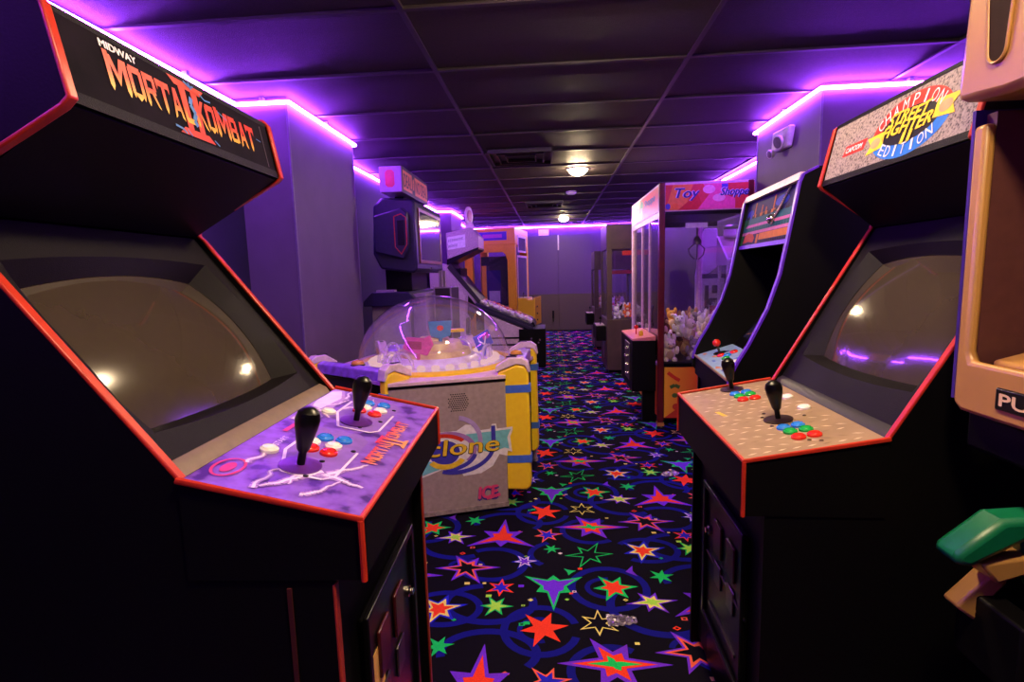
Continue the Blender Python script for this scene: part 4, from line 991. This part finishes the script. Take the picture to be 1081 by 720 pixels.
# ------------------------------------------------------------------ dome game
def make_dome():
    ang = math.radians(18.8)
    t = thing('dome_game', 'grey and yellow six-sided game under a clear dome', 'dome game', (-.772, 3.40, 0), ang)
    SA, SB = .65, .75; RA = .2887 * (SA + 2 * SB); RB = .2887 * (2 * SA + SB)
    def vtx(k, d):
        k %= 6; a = (k // 2) * 2 * PI / 3; x, y = ((-1 if k % 2 == 0 else 1) * SA / 2, -RA)
        x, y = x * math.cos(a) - y * math.sin(a), x * math.sin(a) + y * math.cos(a); f_ = 1 - d / math.hypot(x, y); return (x * f_, y * f_)
    core = MB(BLACK).prism([vtx(k, .03) for k in range(6)], lambda a, b, q: (a, b, .03 + .735 * q)).build('body', None, t)
    MB(BLACKP).prism([vtx(k, .06) for k in range(6)], lambda a, b, q: (a, b, .03 * q)).build('plinth', None, t)
    dk = MB(mat('dome_deck', (226, 190, 200), .35)).prism([vtx(k, .004) for k in range(6)], lambda a, b, q: (a, b, .765 + .022 * q)).build('deck', None, t, .004)
    def frame(k):   # outward normal angle of side k (0 = front grey side)
        a = -PI / 2 + k * PI / 3; return Vector((math.cos(a), math.sin(a), 0)), Vector((-math.sin(a), math.cos(a), 0))
    for k in (0, 2, 4):
        n, tt = frame(k); A = RA; S = SA; hw = S / 2 - .003
        q = lambda s_, r_, z: tuple(n * r_ + tt * s_ + Vector((0, 0, z)))
        mb = MB(GREY); v = [q(s_, r_, z) for z in (.035, .755) for s_ in (-hw, hw) for r_ in (A - .028, A)]
        mb.add(v, [[0, 1, 3, 2], [4, 6, 7, 5], [0, 4, 5, 1], [2, 3, 7, 6], [0, 2, 6, 4], [1, 5, 7, 3]])
        pn = mb.build('grey_panel', None, t, .008)
        mb = MB(BLACKP); v = [q(s_, r_, z) for z in (.755, .768) for s_ in (-hw, hw) for r_ in (A - .03, A + .004)]
        mb.add(v, [[0, 1, 3, 2], [4, 6, 7, 5], [0, 4, 5, 1], [2, 3, 7, 6], [0, 2, 6, 4], [1, 5, 7, 3]]); mb.build('panel_edge', None, pn)
        mb = MB(mat('scuffed_kick', (150, 132, 126), .5, vary=.4)); v = [q(s_, r_, z) for z in (.02, .045) for s_ in (-hw, hw) for r_ in (A - .02, A + .005)]
        mb.add(v, [[0, 1, 3, 2], [4, 6, 7, 5], [0, 4, 5, 1], [2, 3, 7, 6], [0, 2, 6, 4], [1, 5, 7, 3]]); mb.build('kick_strip', None, pn)
        f = Face(q(-hw, A, 0), tuple(tt), (0, 0, 1), .0008); c = S - .006   # x runs left to right seen from outside
        g = MB(BLACKP)
        for i in range(9):
            for j in range(9):
                x = c * .575 + (i - 4) * .0125 + (.006 if j % 2 else 0); y = .655 + (j - 4) * .0115
                if abs(i - 4) + abs(j - 4) * .6 < 5.6: ell(g, f, x, y, .0045, .0035, 1, 8)
        g.build('speaker_holes', None, pn)
        # big round logo
        def P(n_, c_): return mat(n_, c_, .4)
        cx, cy = c * .60, .37
        g = MB(P('logo_white', (236, 228, 226)))
        g.poly([f.p(cx + x, cy + y, 1) for x, y in [(-.36, -.10), (-.26, .0), (-.20, .06), (-.17, .125), (-.03, .125), (.02, .155), (.07, .15), (.10, .115), (.16, .118), (.17, .145), (.195, .145), (.2, .115), (.30, .118), (.275, .06), (.285, -.03), (.26, -.02), (.255, -.05), (.21, -.035), (.17, -.10), (.10, -.135), (.0, -.14), (-.015, -.11), (-.12, -.09), (-.25, -.13)]])
        g.m(P('logo_aqua', (120, 196, 200)))
        g.poly([f.p(cx + x, cy + y, 2) for x, y in [(-.33, -.098), (-.22, -.02), (-.10, -.07), (-.13, -.085), (-.24, -.115)]])
        g.poly([f.p(cx + x, cy + y, 2) for x, y in [(.02, .10), (.28, .105), (.258, .06), (.268, -.01), (.24, .0), (.16, -.02), (.10, .0)]])
        g.m(P('logo_mauve', (168, 120, 180))); ring(g, f, cx - .09, cy + .01, .17, .115, .028, -.7, PI + .7, 2.4)
        g.m(P('logo_indigo', (66, 60, 170))); ell(g, f, cx - .10, cy + .005, .085, .07, 2.6); ring(g, f, cx - .03, cy + .03, .22, .155, .024, -2.0, -.1, 3); ring(g, f, cx - .08, cy + .0, .165, .105, .024, -1.7, -.2, 3); rect(g, f, cx + .165, cy + .03, cx + .19, cy + .135, 3)
        g.m(P('logo_red', (206, 62, 44))); ring(g, f, cx - .12, cy + .015, .16, .10, .022, .6, 2.4, 3)
        g.m(P('logo_yellow', (240, 200, 50))); ring(g, f, cx - .09, cy - .005, .115, .085, .030, -2.6, -.5, 3.2)
        g.m(P('logo_lilac', (176, 150, 200))); ring(g, f, cx - .03, cy + .06, .145, .15, .026, -.5, 1.45, 3.4)
        g.build('round_logo', None, pn)
        g = MB(BLACKP); text(g, f, 'Cyclone', cx - .42, cy - .042, .62, .120, 4, .14, .006); g.m(P('logo_yellow', (240, 200, 50))); text(g, f, 'Cyclone', cx - .42, cy - .038, .62, .117, 6, .14, .0022); g.build('logo_lettering', None, pn)
        g = MB(P('ice_indigo', (60, 50, 140))); text(g, f, 'ICE', c - .175, .075, .105, .07, 1, .1, .008); g.m(P('ice_pink', (226, 70, 120))); text(g, f, 'ICE', c - .175, .085, .105, .07, 3, .1, .005); pline(g, f, [(c - .13, .082), (c - .05, .098)], .018, 3); g.build('maker_lettering', None, pn)
    PD = mat('violet_deck_print', (160, 112, 206), .35, vary=.3, scale=20)
    for k in (1, 3, 5):
        A = RB; hw = SB / 2; V0 = vtx(k, 0); an_ = -PI / 2 + k * PI / 3 + math.radians(9)
        n, tt = Vector((math.cos(an_), math.sin(an_), 0)), Vector((-math.sin(an_), math.cos(an_), 0)); P0 = Vector((V0[0], V0[1], 0))
        q = lambda s_, r_, z: tuple(P0 + n * (r_ - A) + tt * (s_ + hw) + Vector((0, 0, z)))
        for s_ in (-1, 1):
            ya = s_ * (hw - .01); yb = s_ * (hw - .065)
            prof = [(A - .05, .11), (A + .10, .11), (A + .125, .13), (A + .13, .17), (A + .125, .80), (A + .105, .835), (A + .06, .845), (A - .05, .80)]
            ch = MB(YEL).prism(prof, lambda a, b, w: q(ya + (yb - ya) * w, a, b)).build('yellow_cheek', None, t, .012)
            for z in (.27, .68):
                MB(BLUEB).prism([(A - .03, z), (A + .136, z + .008), (A + .134, z + .052), (A - .03, z + .045)], lambda a, b, w: q(ya + s_ * .002 + (yb - ya - s_ * .004) * w, a, b)).build('blue_band', None, ch)
            cap = MB(PINKW).prism([(A - .06, .80), (A + .06, .847), (A + .105, .838), (A + .125, .80), (A + .136, .80), (A + .125, .86), (A + .09, .885), (A + .02, .885), (A - .06, .835)], lambda a, b, w: q(ya + s_ * .003 + (yb - ya - s_ * .006) * w, a, b)).build('cheek_cap', None, ch, .006)
            MB(BLACKP).prism([(A + .0, .884), (A + .06, .884), (A + .06, .888), (A + .0, .888)], lambda a, b, w: q((ya + yb) / 2 - .012 + .024 * w, a, b)).build('cap_slot', None, cap)
        w_ = hw - .066
        st = MB(PD).prism([(A - .06, .78), (A - .05, .82), (A + .04, .85), (A + .085, .84), (A + .09, .78)], lambda a, b, w: q(-w_ + 2 * w_ * w, a, b)).build('station_deck', None, t, .006)
        MB(mat('amber_button', (220, 150, 60), .25)).lathe([(.036, .0), (.036, .014), (.03, .024), (.012, .03)], q(.0, A + .02, .845), n=22).build('stop_button', None, st)
        MB(BLACKP).lathe([(.042, -.002), (.042, .006), (.036, .008)], q(.0, A + .02, .844), n=22).build('button_ring', None, st)
        fp = Face(q(-w_, A - .05, .822), tuple(tt), tuple(n * .09 + Vector((0, 0, .03))), .0014); fp.n = (Vector((0, 0, 1)) - n * .3).normalized()
        g = MB(mat('deck_pink', (226, 150, 190), .4)); rect(g, fp, .03, .02, .2, .07, 1); rect(g, fp, .36, .02, .5, .07, 1); g.m(mat('deck_indigo', (70, 50, 150), .4)); rect(g, fp, .06, .03, .16, .06, 2); g.m(YEL); rect(g, fp, .40, .03, .44, .06, 2); g.build('deck_print', None, st)
        fp_ = MB(DARK).prism([(A - .03, .13), (A + .06, .13), (A + .06, .77), (A - .03, .77)], lambda a, b, w: q(-w_ + 2 * w_ * w, a, b)).build('station_front', None, t, .006)
        MB(STEEL).prism([(A + .06, .45), (A + .07, .45), (A + .07, .65), (A + .06, .65)], lambda a, b, w: q(-.12 + .1 * w, a, b)).build('coin_plate', None, fp_, .003)
        MB(BLACKP).prism([(A + .06, .30), (A + .075, .30), (A + .075, .42), (A + .06, .42)], lambda a, b, w: q(.04 + .12 * w, a, b)).build('ticket_slot', None, fp_, .003)
        MB(CHROME).prism([(A + .07, .52), (A + .11, .50), (A + .11, .53), (A + .07, .58)], lambda a, b, w: q(-.10 + .05 * w, a, b)).build('ticket_notch', None, fp_, .003)
    # playfield under the dome
    Rr = .49
    MB(YEL).lathe([(Rr - .025, .0), (Rr - .03, .018), (Rr, .024), (Rr + .028, .012), (Rr + .03, .0)], (0, 0, .787), n=64).build('dome_ring', None, t)
    MB(mat('playfield', (252, 232, 226), .3, vary=.25, scale=14)).lathe([(Rr - .03, 0), (Rr - .03, .012), (.30, .020), (.27, .05), (.26, .055)], (0, 0, .787), n=48).build('playfield', None, t)
    MB(mat('hub_gold', (250, 214, 140), .3, vary=.3, scale=12)).lathe([(.24, .05), (.23, .09), (.19, .10), (.17, .14), (.10, .15), (.09, .17), (.05, .175)], (0, 0, .787), n=40).build('hub', None, t)
    ACR = mat_clear('clear_tube', (.96, .93, .98), 1.2, .30, .08, hazecol=(1, .92, .98))
    CUP = mat_emit('lit_cup', (1.0, .60, .60), .85)
    for k in range(30):
        an = 2 * PI * k / 30; c, s_ = math.cos(an), math.sin(an)
        MB(CUP).lathe([(.022, 0), (.026, .01), (.024, .026), (.016, .032)], (c * .40, s_ * .40, .800), n=12).build('light_cup', None, t)
    for k, (an, rr_) in enumerate(((-2.75, .075), (-2.45, .08), (-2.25, .08), (-.55, .085), (-.35, .08), (.9, .08), (1.5, .08), (2.4, .08))):
        c, s_ = math.cos(an), math.sin(an); pts = []
        for i in range(13):
            b = PI * i / 12; pts.append((c * .36 - s_ * rr_ * math.cos(b), s_ * .36 + c * rr_ * math.cos(b), .80 + rr_ * 1.25 * math.sin(b)))
        MB(ACR).tube(pts, .011, 10).build('clear_hoop', None, t)
    def board(name, lx, ly, z, w, h, c1, c2, tilt, rz, kind):
        m1 = mat('board_' + name, c1, .35)
        n = Vector((math.sin(rz), -math.cos(rz), 0)); tt = Vector((math.cos(rz), math.sin(rz), 0)); o = Vector((lx, ly, z))
        up = (Vector((0, 0, 1)) * math.cos(tilt) + tt * math.sin(tilt)); sd = tt * math.cos(tilt) - Vector((0, 0, 1)) * math.sin(tilt)
        P = lambda a, b, q: tuple(o + sd * a + up * b + n * (-.006 + .012 * q))
        out = {'trap': [(-.5 * w, .5 * h), (.5 * w, .5 * h), (.42 * w, -.35 * h), (.1 * w, -.5 * h), (-.1 * w, -.5 * h), (-.42 * w, -.35 * h)], 'kite': [(-.5 * w, -.2 * h), (-.4 * w, .4 * h), (.2 * w, .4 * h), (.38 * w, .55 * h), (.5 * w, .1 * h), (.3 * w, -.5 * h), (-.3 * w, -.35 * h)], 'sq': [(-.5 * w, -.5 * h), (.5 * w, -.5 * h), (.5 * w, .5 * h), (-.5 * w, .5 * h)]}[kind]
        b_ = MB(m1).prism(out, P).build('target_board', None, t, .003); f = Face(P(0, 0, 1.02), tuple(sd), tuple(up), .001)
        if f.n.dot(n) < 0: f.n = n
        g = MB(mat('board_mark_' + name, c2, .35))
        if name == 'teal': ell(g, f, 0, .1 * h, .14 * w, .16 * h, 1)
        elif name == 'pink': rect(g, f, -.34 * w, -.2 * h, .12 * w, .2 * h, 1)
        else: pline(g, f, [(-.3 * w, .15 * h), (-.05 * w, -.25 * h), (.2 * w, .2 * h)], .01, 2); g.m(mat('board_magenta', (206, 60, 170), .35)); rect(g, f, .0, .0, .4 * w, .4 * h, 1)
        g.build('board_mark', None, b_)
        MB(m1).tube([tuple(o - up * h * .45), (lx, ly, .83)], .012, 8).build('board_stem', None, b_)
    board('teal', .03, -.10, 1.01, .15, .11, (70, 150, 180), (226, 70, 40), 0, -.1, 'trap')
    board('pink', -.12, -.20, .93, .20, .12, (232, 90, 150), (170, 40, 80), .05, -.5, 'kite')
    board('violet', .30, -.13, .93, .12, .10, (90, 90, 200), (236, 226, 240), -.4, .3, 'sq')
    MB(YEL).box(.09, .2, -.02, .04, .98, 1.0).build('gold_arm', None, t, .004)
    MB(mat_clear('dome_acrylic', (.97, .95, .98), 1.35, .06, .015, 1.5, (1, .95, 1))).lathe([(Rr * math.cos(a), .425 * math.sin(a)) for a in [PI / 2 * i / 20 for i in range(21)]], (0, 0, .80), n=64).build('clear_dome', None, t, smooth=80)
make_dome()
# open the dome's bottom cap (a real dome has none)
for o in [o for o in COL.objects if o.name.startswith('clear_dome')]:
    bm = bmesh.new(); bm.from_mesh(o.data)
    bmesh.ops.delete(bm, geom=[f for f in bm.faces if len(f.verts) > 6], context='FACES_ONLY'); bm.to_mesh(o.data); bm.free()

# ------------------------------------------------------------------ quiz machine behind the dome game
def make_quiz():
    X1 = -1.14
    NV = mat('navy_housing', (34, 28, 58), .4); MET = mat('grey_mauve_panel', (150, 128, 150), .4)
    t = thing('quiz_machine', 'tall dark quiz game with angled sign and big screen beside the left column', 'arcade machine', (-1.4, 5.0, 0), local=False)
    MB(MET).box(-1.60, -1.25, 4.62, 5.5, .03, 1.10).build('pedestal', None, t, .008)
    MB(BLACKP).box(-1.62, -1.23, 4.60, 5.52, 0, .03).build('plinth', None, t)
    MB(NV).prism([(-1.64, 1.10), (-1.64, 1.14), (-1.56, 1.22), (-1.24, 1.22), (-1.16, 1.14), (-1.16, 1.10)], lambda a, b, q: (a, 4.52 + 1.05 * q, b)).build('console', None, t, .006)
    MB(MET).box(-1.52, -1.36, 4.53, 4.60, 1.222, 1.24).build('console_plate', None, t)
    MB(BLACKP).box(-1.50, -1.26, 4.75, 5.35, 1.22, 1.42).build('neck', None, t, .01)
    MB(MET).box(-1.22, -1.10, 4.60, 5.40, .03, 1.2).build('front_column', None, t, .008)
    cbx = MB(mat('brown_black_panel', (44, 30, 34), .4)).box(-1.08, -.93, 4.86, 5.3, .70, 1.24).build('prize_box', None, t, .006)
    MB(MET).ribbon([(-1.08, .70), (-.93, .70), (-.93, 1.24), (-1.08, 1.24)], lambda a, b, q: (a, 4.85 - .008 + .016 * q, b), -.008, .004, True).build('box_frame', None, cbx)
    MB(MET).box(-1.06, -.95, 4.88, 5.28, .03, .70).build('box_stand', None, t, .006)
    for yy in (4.98, 5.14): MB(MET).box(-1.06, -1.03, yy, yy + .03, 1.24, 1.40).build('strut', None, t)
    # head
    hd = MB(NV).prism([(-1.46, 1.42), (-1.52, 1.55), (-1.50, 1.95), (-1.42, 2.02), (X1 - .02, 2.0), (X1, 1.97), (X1, 1.40), (X1 - .04, 1.38)], lambda a, b, q: (a, 4.50 + 1.08 * q, b)).build('head', None, t, .02)
    spk = MB(NV).prism([(-1.48, 1.86), (-1.24, 1.92), (-1.19, 1.88), (-1.19, 1.60), (-1.24, 1.50), (-1.48, 1.56)], lambda a, b, q: (a, 4.43 + .08 * q, b)).build('speaker_pod', None, t, .012)
    MB(REDT).ribbon([(-1.30, 1.85), (-1.24, 1.87), (-1.20, 1.84), (-1.20, 1.62), (-1.25, 1.54), (-1.30, 1.60)], lambda a, b, q: (a, 4.424 + .006 * q, b), -.003, .003, True).build('pod_outline', None, spk)
    MB(BLACKP).box(-1.275, -1.215, 4.418, 4.43, 1.61, 1.82).build('pod_grille', None, spk, .004)
    SCR = mat('dark_screen', (70, 56, 92), .08, coat=.8)
    sc = MB(SCR).box(X1 + .001, X1 + .008, 4.60, 5.48, 1.47, 1.93).build('screen', None, t)
    MB(mat('screen_frame_brown', (120, 64, 50), .4)).ribbon([(4.60, 1.47), (5.48, 1.47), (5.48, 1.93), (4.60, 1.93)], lambda a, b, q: (X1 + .012 * q, a, b), -.006, .022, True).build('screen_frame', None, sc)
    MB(CHROME).lathe([(.012, 0), (.012, .01)], (X1, 5.0, 1.42), (1, 0, 0), 12).build('lock', None, t)
    # sign
    sg = MB(mat('sign_lilac_box', (168, 130, 186), .4)).box(-1.41, -1.22, 4.44, 5.36, 2.05, 2.26).build('sign_box', None, t, .006)
    rd = MB(mat('sign_red_cell', (214, 50, 70), .35)); f = Face((-1.41, 4.439, 2.05), (1, 0, 0), (0, 0, 1), .0012); rd.poly([f.p(x, y, 1) for x, y in [(.05, .06), (.07, .04), (.11, .04), (.13, .06), (.13, .16), (.11, .18), (.07, .18), (.05, .16)]]); rd.build('red_window', None, sg)
    f2 = Face((-1.219, 4.44, 2.05), (0, 1, 0), (0, 0, 1), .0012)
    g = MB(mat('sign_dark', (40, 22, 30), .4)); rect(g, f2, .0, .0, .92, .21, 1); g.m(mat('sign_amber_plate', (226, 128, 80), .4)); rect(g, f2, .03, .025, .32, .185, 2); rect(g, f2, .42, .025, .89, .185, 2); ell(g, f2, .37, .11, .03, .05, 2); g.build('sign_plates', None, sg)
    g = MB(mat('sign_dark', (40, 22, 30), .4)); text(g, f2, 'DEAL', .05, .05, .25, .11, 3, 0, .002); text(g, f2, 'NO DEAL', .44, .05, .43, .11, 3, 0, .002); text(g, f2, 'OR', .355, .085, .03, .04, 3); g.build('sign_lettering', None, sg)
    for yy in (4.70, 5.05): MB(BLACKP).box(-1.36, -1.28, yy, yy + .05, 1.98, 2.05).build('sign_post', None, t)
make_quiz()

# ------------------------------------------------------------------ ball-roll alley seen side-on
def make_alley():
    y0, y1 = 7.60, 8.25
    t = thing('alley_game', 'side-on alley game with sloped lane and white headed box', 'arcade machine', (-1.0, y0, 0), local=False)
    MT = mat_speckle('mottled_print', (110, 84, 110), (186, 160, 170), (206, 184, 190), 90, .4); WP = mat('pale_panel', (206, 182, 190), .4)
    hd = MB(MT).prism([(-1.49, 1.95), (-1.13, 2.02), (-1.03, 1.90), (-1.03, 1.74), (-1.48, 1.58)], lambda a, b, q: (a, y0 + .65 * q, b)).build('header_box', None, t, .006)
    MB(BLACKP).prism([(-1.49, 1.58), (-1.03, 1.74), (-1.03, 1.71), (-1.49, 1.50)], lambda a, b, q: (a, y0 + .65 * q, b)).build('header_underside', None, hd)
    f = Face((-1.48, y0 - .001, 1.68), (1, 0, .14), (0, 0, 1), .0015)
    g = MB(WHITE); rect(g, f, .01, .03, .27, .21, 1); g.build('header_panel', None, hd)
    g = MB(mat('ink', (70, 50, 90), .5)); r = random.Random(6)
    for row, n in ((.135, 8), (.055, 5)):
        for k in range(n):
            x = .025 + k * .028; pline(g, f, [(x, row), (x + .004, row + .04), (x + .016, row + r.uniform(.01, .045))], .005, 2); pline(g, f, [(x + .002, row + .018), (x + .016, row + .016)], .005, 2)
    g.build('panel_scrawl', None, hd)
    f2 = Face((-1.03, y0, 1.74), (0, 1, 0), (-.0, 0, 1), .0015); g = MB(WP); rect(g, f2, .03, .0, .6, .15, 1); g.build('header_front', None, hd)
    dsc = MB(PINKW).lathe([(.0, -.012), (.13, -.012), (.13, .012), (.0, .012)], (-1.18, y0 + .2, 2.20), (.97, -.24, 0), 28); dsc.build('topper_disc', None, t)
    MB(mat('disc_red', (196, 80, 110), .4)).lathe([(.0, 0), (.085, 0), (.085, .004), (0, .004)], (-1.168, y0 + .197, 2.20), (.97, -.24, 0), 24).build('disc_center', None, t)
    MB(PINKW).prism([(-1.24, 2.0), (-1.1, 2.02), (-1.13, 2.10), (-1.22, 2.10)], lambda a, b, q: (a, y0 + .14 + .1 * q, b)).build('topper_foot', None, t)
    # back cabinet side with sloped glass
    for yy in (y0, y1 - .03):
        MB(MT).prism([(-1.75, .05), (-1.75, 1.55), (-1.47, 1.50), (-1.08, .95), (-1.06, .85), (-1.28, .70), (-1.28, .05)], lambda a, b, q: (a, yy + .03 * q, b)).build('side_panel', None, t, .004)
    MB(WP).prism([(-1.44, .40), (-1.44, 1.08), (-1.40, 1.13), (-1.30, 1.13), (-1.25, 1.06), (-1.25, .40)], lambda a, b, q: (a, y0 - .006 + .006 * q, b)).build('pale_side_plate', None, t)
    MB(BLACKP).prism([(-1.22, .80), (-1.20, 1.06), (-1.10, .93), (-1.08, .85), (-1.16, .70)], lambda a, b, q: (a, y0 - .005 + .005 * q, b)).build('dark_side_plate', None, t)
    MB(DARK).prism([(-1.49, 1.46), (-1.44, 1.52), (-1.02, .98), (-1.06, .94)], lambda a, b, q: (a, y0 - .01 + .67 * q, b)).build('target_glass', None, t, .004)
    MB(BLACKP).box(-1.74, -1.30, y0 + .03, y1 - .03, .05, 1.45).build('back_body', None, t)
    # lane
    ln = MB(NVY()).prism([(-1.10, .86), (-1.10, .955), (-.27, .615), (-.27, .52)], lambda a, b, q: (a, y0 - .005 + .66 * q, b)).build('lane', None, t, .006)
    MB(mat('lane_rail', (66, 52, 78), .35)).prism([(-1.10, .90), (-1.10, .915), (-.27, .575), (-.27, .56)], lambda a, b, q: (a, y0 - .012 + .008 * q, b)).build('lane_rail', None, ln)
    MB(mat('lane_tray', (150, 130, 150), .3)).prism([(-1.08, .955), (-1.08, 1.0), (-.30, .68), (-.27, .615)], lambda a, b, q: (a, y1 - .03 + .03 * q, b)).build('lane_side', None, ln)
    MB(BLACK).prism([(-1.10, .86), (-1.10, .55), (-.98, .55), (-.98, .81)], lambda a, b, q: (a, y0 + .02 + .6 * q, b)).build('lane_support', None, t)
    bd = MB(WP).prism([(-.98, .03), (-.98, .80), (-.42, .56), (-.42, .03)], lambda a, b, q: (a, y0 + .01 + .6 * q, b)).build('lower_body', None, t)
    for z in (.43, .33): MB(BLACKP).box(-.98, -.42, y0 + .004, y0 + .01, z - .012, z + .012).build('body_stripe', None, bd)
    fb = MB(BLACK).box(-.48, -.10, y0 - .02, y1, 0, .555).build('front_box', None, t, .008)
    for z, x in ((.42, -.30), (.36, -.20), (.30, -.24), (.40, -.18)): MB(CHROME).lathe([(.014, 0), (.014, .01)], (x, y0 - .02, z), (0, -1, 0), 10).build('box_fitting', None, fb)
    MB(BLACKP).prism([(-.33, .62), (-.27, .66), (-.24, .60), (-.30, .555)], lambda a, b, q: (a, y0 + .64 * q, b)).build('lane_end', None, t)
    OFF[:] = [0, 0, 0]
    # wrapped sweets lying in the lane tray
    r = random.Random(9); protos = {}
    for k in range(34):
        kind, c = [('white', (236, 226, 228)), ('pink', (236, 180, 200)), ('orange', (226, 150, 90)), ('white', (236, 226, 228)), ('lilac', (190, 160, 210)), ('red', (224, 60, 40))][k % 6 if k % 12 != 11 else 5]
        i, j = k // 3, k % 3; a = -1.03 + i * .064; yy = y0 + .10 + j * .19 + r.uniform(-.03, .03); z = .955 + (a + 1.10) * (-.34 / .83)
        if kind not in protos:
            mb = MB(mat('sweet_' + kind, c, .35)).ball((0, 0, .028), (.042, .034, .026), 12, 8)
            for s_ in (-1, 1): mb.lathe([(.008, 0), (.024, .022), (.026, .024), (.006, .004)], (s_ * .036, 0, .028), (s_, 0, 0), 10)
            o = mb.build('wrapped_sweet', None, None, smooth=60); protos[kind] = o
        else: o = protos[kind].copy(); COL.objects.link(o)
        o.location = (a, yy, z + .008); o.rotation_euler = (0, .38, r.uniform(-1, 1)); s2 = r.uniform(.9, 1.25); o.scale = (s2,) * 3
        tag(o, '%s wrapped sweet lying on the sloped lane of the alley game' % kind, 'sweet', '%s sweets on the alley lane' % kind)
def NVY(): return mat('navy_housing', (34, 28, 58), .4)
make_alley()

# ------------------------------------------------------------------ yellow prize crane at the far left
def make_yellow():
    t = thing('yellow_prize_crane', 'tall yellow prize crane with purple sign in the far left corner', 'claw machine', (-.60, 9.0, 0), math.radians(-10))
    t.name = 'prize_crane'
    YO = mat('orange_yellow_enamel', (255, 186, 40), .35)
    W, D, H_ = .90, 1.0, 2.12     # local: x from -W to 0, y from 0 to D
    MB(YO).box(-W, 0, 0, D, .04, .74).build('lower_body', None, t, .01); MB(BLACKP).box(-W + .03, -.03, .03, D - .03, 0, .04).build('plinth', None, t)
    for a in (-W, -.14):
        for b in (0, D - .10): MB(YO).box(a, a + .14, b, b + .10, .74, 1.84).build('post', None, t, .008)
    hd = MB(YO).box(-W, 0, 0, D, 1.84, H_).build('header', None, t, .01)
    f = Face((-W, 0, 1.84), (1, 0, 0), (0, 0, 1), .0015); g = MB(mat('crane_sign_violet', (80, 60, 170), .35)); rect(g, f, .12, .08, .76, .22, 1); g.m(mat('crane_sign_pink', (190, 90, 170), .35)); rect(g, f, .34, .12, .68, .18, 2); g.m(mat('crane_sign_orange', (226, 110, 60), .35)); ell(g, f, .22, .15, .05, .04, 2); g.build('header_sign', None, hd)
    # arched inner frame
    MB(YO).prism([(-W + .12, 1.70), (-W + .12, 1.86), (-.12, 1.86), (-.12, 1.60), (-.15, 1.60), (-.17, 1.68), (-.22, 1.72), (-W + .2, 1.72)], lambda a, b, q: (a, .004 + .03 * q, b)).build('arch', None, t, .004)
    MB(mat('inner_shell', (24, 20, 40), .5)).box(-W + .2, -.16, .30, .34, .74, 1.66).box(-W + .14, -.16, .1, .30, .74, .80).build('inner_shell', None, t)
    ws = MB(mat('inner_screen', (46, 40, 120), .2)).box(-W + .30, -.34, .29, .30, .84, 1.42).build('back_print', None, t)
    MB(mat('print_pale', (190, 180, 220), .4)).box(-W + .34, -.36, .283, .29, .86, 1.06).build('print_label', None, ws)
    MB(YO).box(-W + .22, -W + .30, .27, .30, .84, 1.5).build('inner_post', None, t)
    MB(mat_clear('yellow_crane_glass', (.98, .98, .99), .9, .008)).box(-W + .14, -.14, .012, .016, .76, 1.72).build('glass_pane', None, t)
    for (b0, b1, z0, z1) in ((.14, .86, .78, 1.66), (.2, .8, 1.72, 2.0)):
        p = MB(mat('side_window', (96, 84, 120), .12, coat=.5)).box(-.002, .004, b0, b1, z0, z1).build('side_window', None, t)
        MB(PINKW).ribbon([(b0, z0), (b1, z0), (b1, z1), (b0, z1)], lambda a, b, q: (.0 + .008 * q, a, b), -.004, .03, True).build('window_rim', None, p)
    cn = MB(YEL).prism([(0, .44), (0, .93), (.14, .93), (.18, .90), (.26, .90), (.30, .95), (.30, .46), (.26, .44)], lambda a, b, q: (a, .10 + .55 * q, b)).build('control_box', None, t, .012)
    MB(BLACKP).lathe([(.006, 0), (.006, .05), (.016, .06), (.016, .09), (.004, .1)], (.08, .2, .93), n=12).build('joystick', None, cn)
    MB(BLACKP).lathe([(.006, 0), (.006, .04), (.016, .05), (.014, .07)], (.22, .3, .90), n=12).build('drop_lever', None, cn)
    for z in (.55, .66, .78): MB(STEEL).lathe([(.014, 0), (.014, .02)], (.30, .25, z), (1, 0, 0), 12).build('coin_fitting', None, cn)
    MB(PINKW).box(.02, .17, .14, .5, .93, .938).build('control_plate', None, cn)
make_yellow()

# ------------------------------------------------------------------ crumpled wrappers on the carpet
def wrapper(label, x, y, s, rz, seed):
    r = random.Random(seed); mb = MB(mat('silver_film', (170, 160, 172), .25, .7, vary=.5, scale=60)); n, m_ = 14, 10; vs = []; fs = []
    for i in range(n + 1):
        for j in range(m_ + 1):
            u, v = i / n, j / m_; e_ = 1 - abs(2 * v - 1) ** 2 * .4; taper = (1 - .55 * u) if seed == 1 else math.sin(PI * (.15 + .7 * u))
            vs.append(((u - .5) * s, (v - .5) * s * .7 * taper + r.uniform(-.006, .006), .004 + r.uniform(0, .02) * math.sin(PI * u) * math.sin(PI * v)))
    for i in range(n):
        for j in range(m_): fs.append([i * (m_ + 1) + j, (i + 1) * (m_ + 1) + j, (i + 1) * (m_ + 1) + j + 1, i * (m_ + 1) + j + 1])
    mb.add(vs, fs); o = single('crumpled_wrapper', label, 'wrapper', mb, None, None, (x, y, .002), rz); 
    for p in o.data.polygons: p.use_smooth = False
wrapper('crumpled silver wrapper on the carpet near the front of the aisle', .25, 1.93, .115, 0.05, 1)
wrapper('crumpled silver wrapper on the carpet beside the right cabinet base', .765, 3.454, .13, .6, 2)

# ------------------------------------------------------------------ world and colour
w = bpy.data.worlds.new('world'); SC.world = w; w.use_nodes = True
w.node_tree.nodes['Background'].inputs[0].default_value = (.02, .012, .04, 1); w.node_tree.nodes['Background'].inputs[1].default_value = .1
vs = SC.view_settings; vs.view_transform = 'Standard'; vs.look = 'None'; vs.exposure = 0.0; vs.gamma = 1.0; vs.use_curve_mapping = False
SC.cycles.max_bounces = 10; SC.cycles.transparent_max_bounces = 24; SC.cycles.use_denoising = True
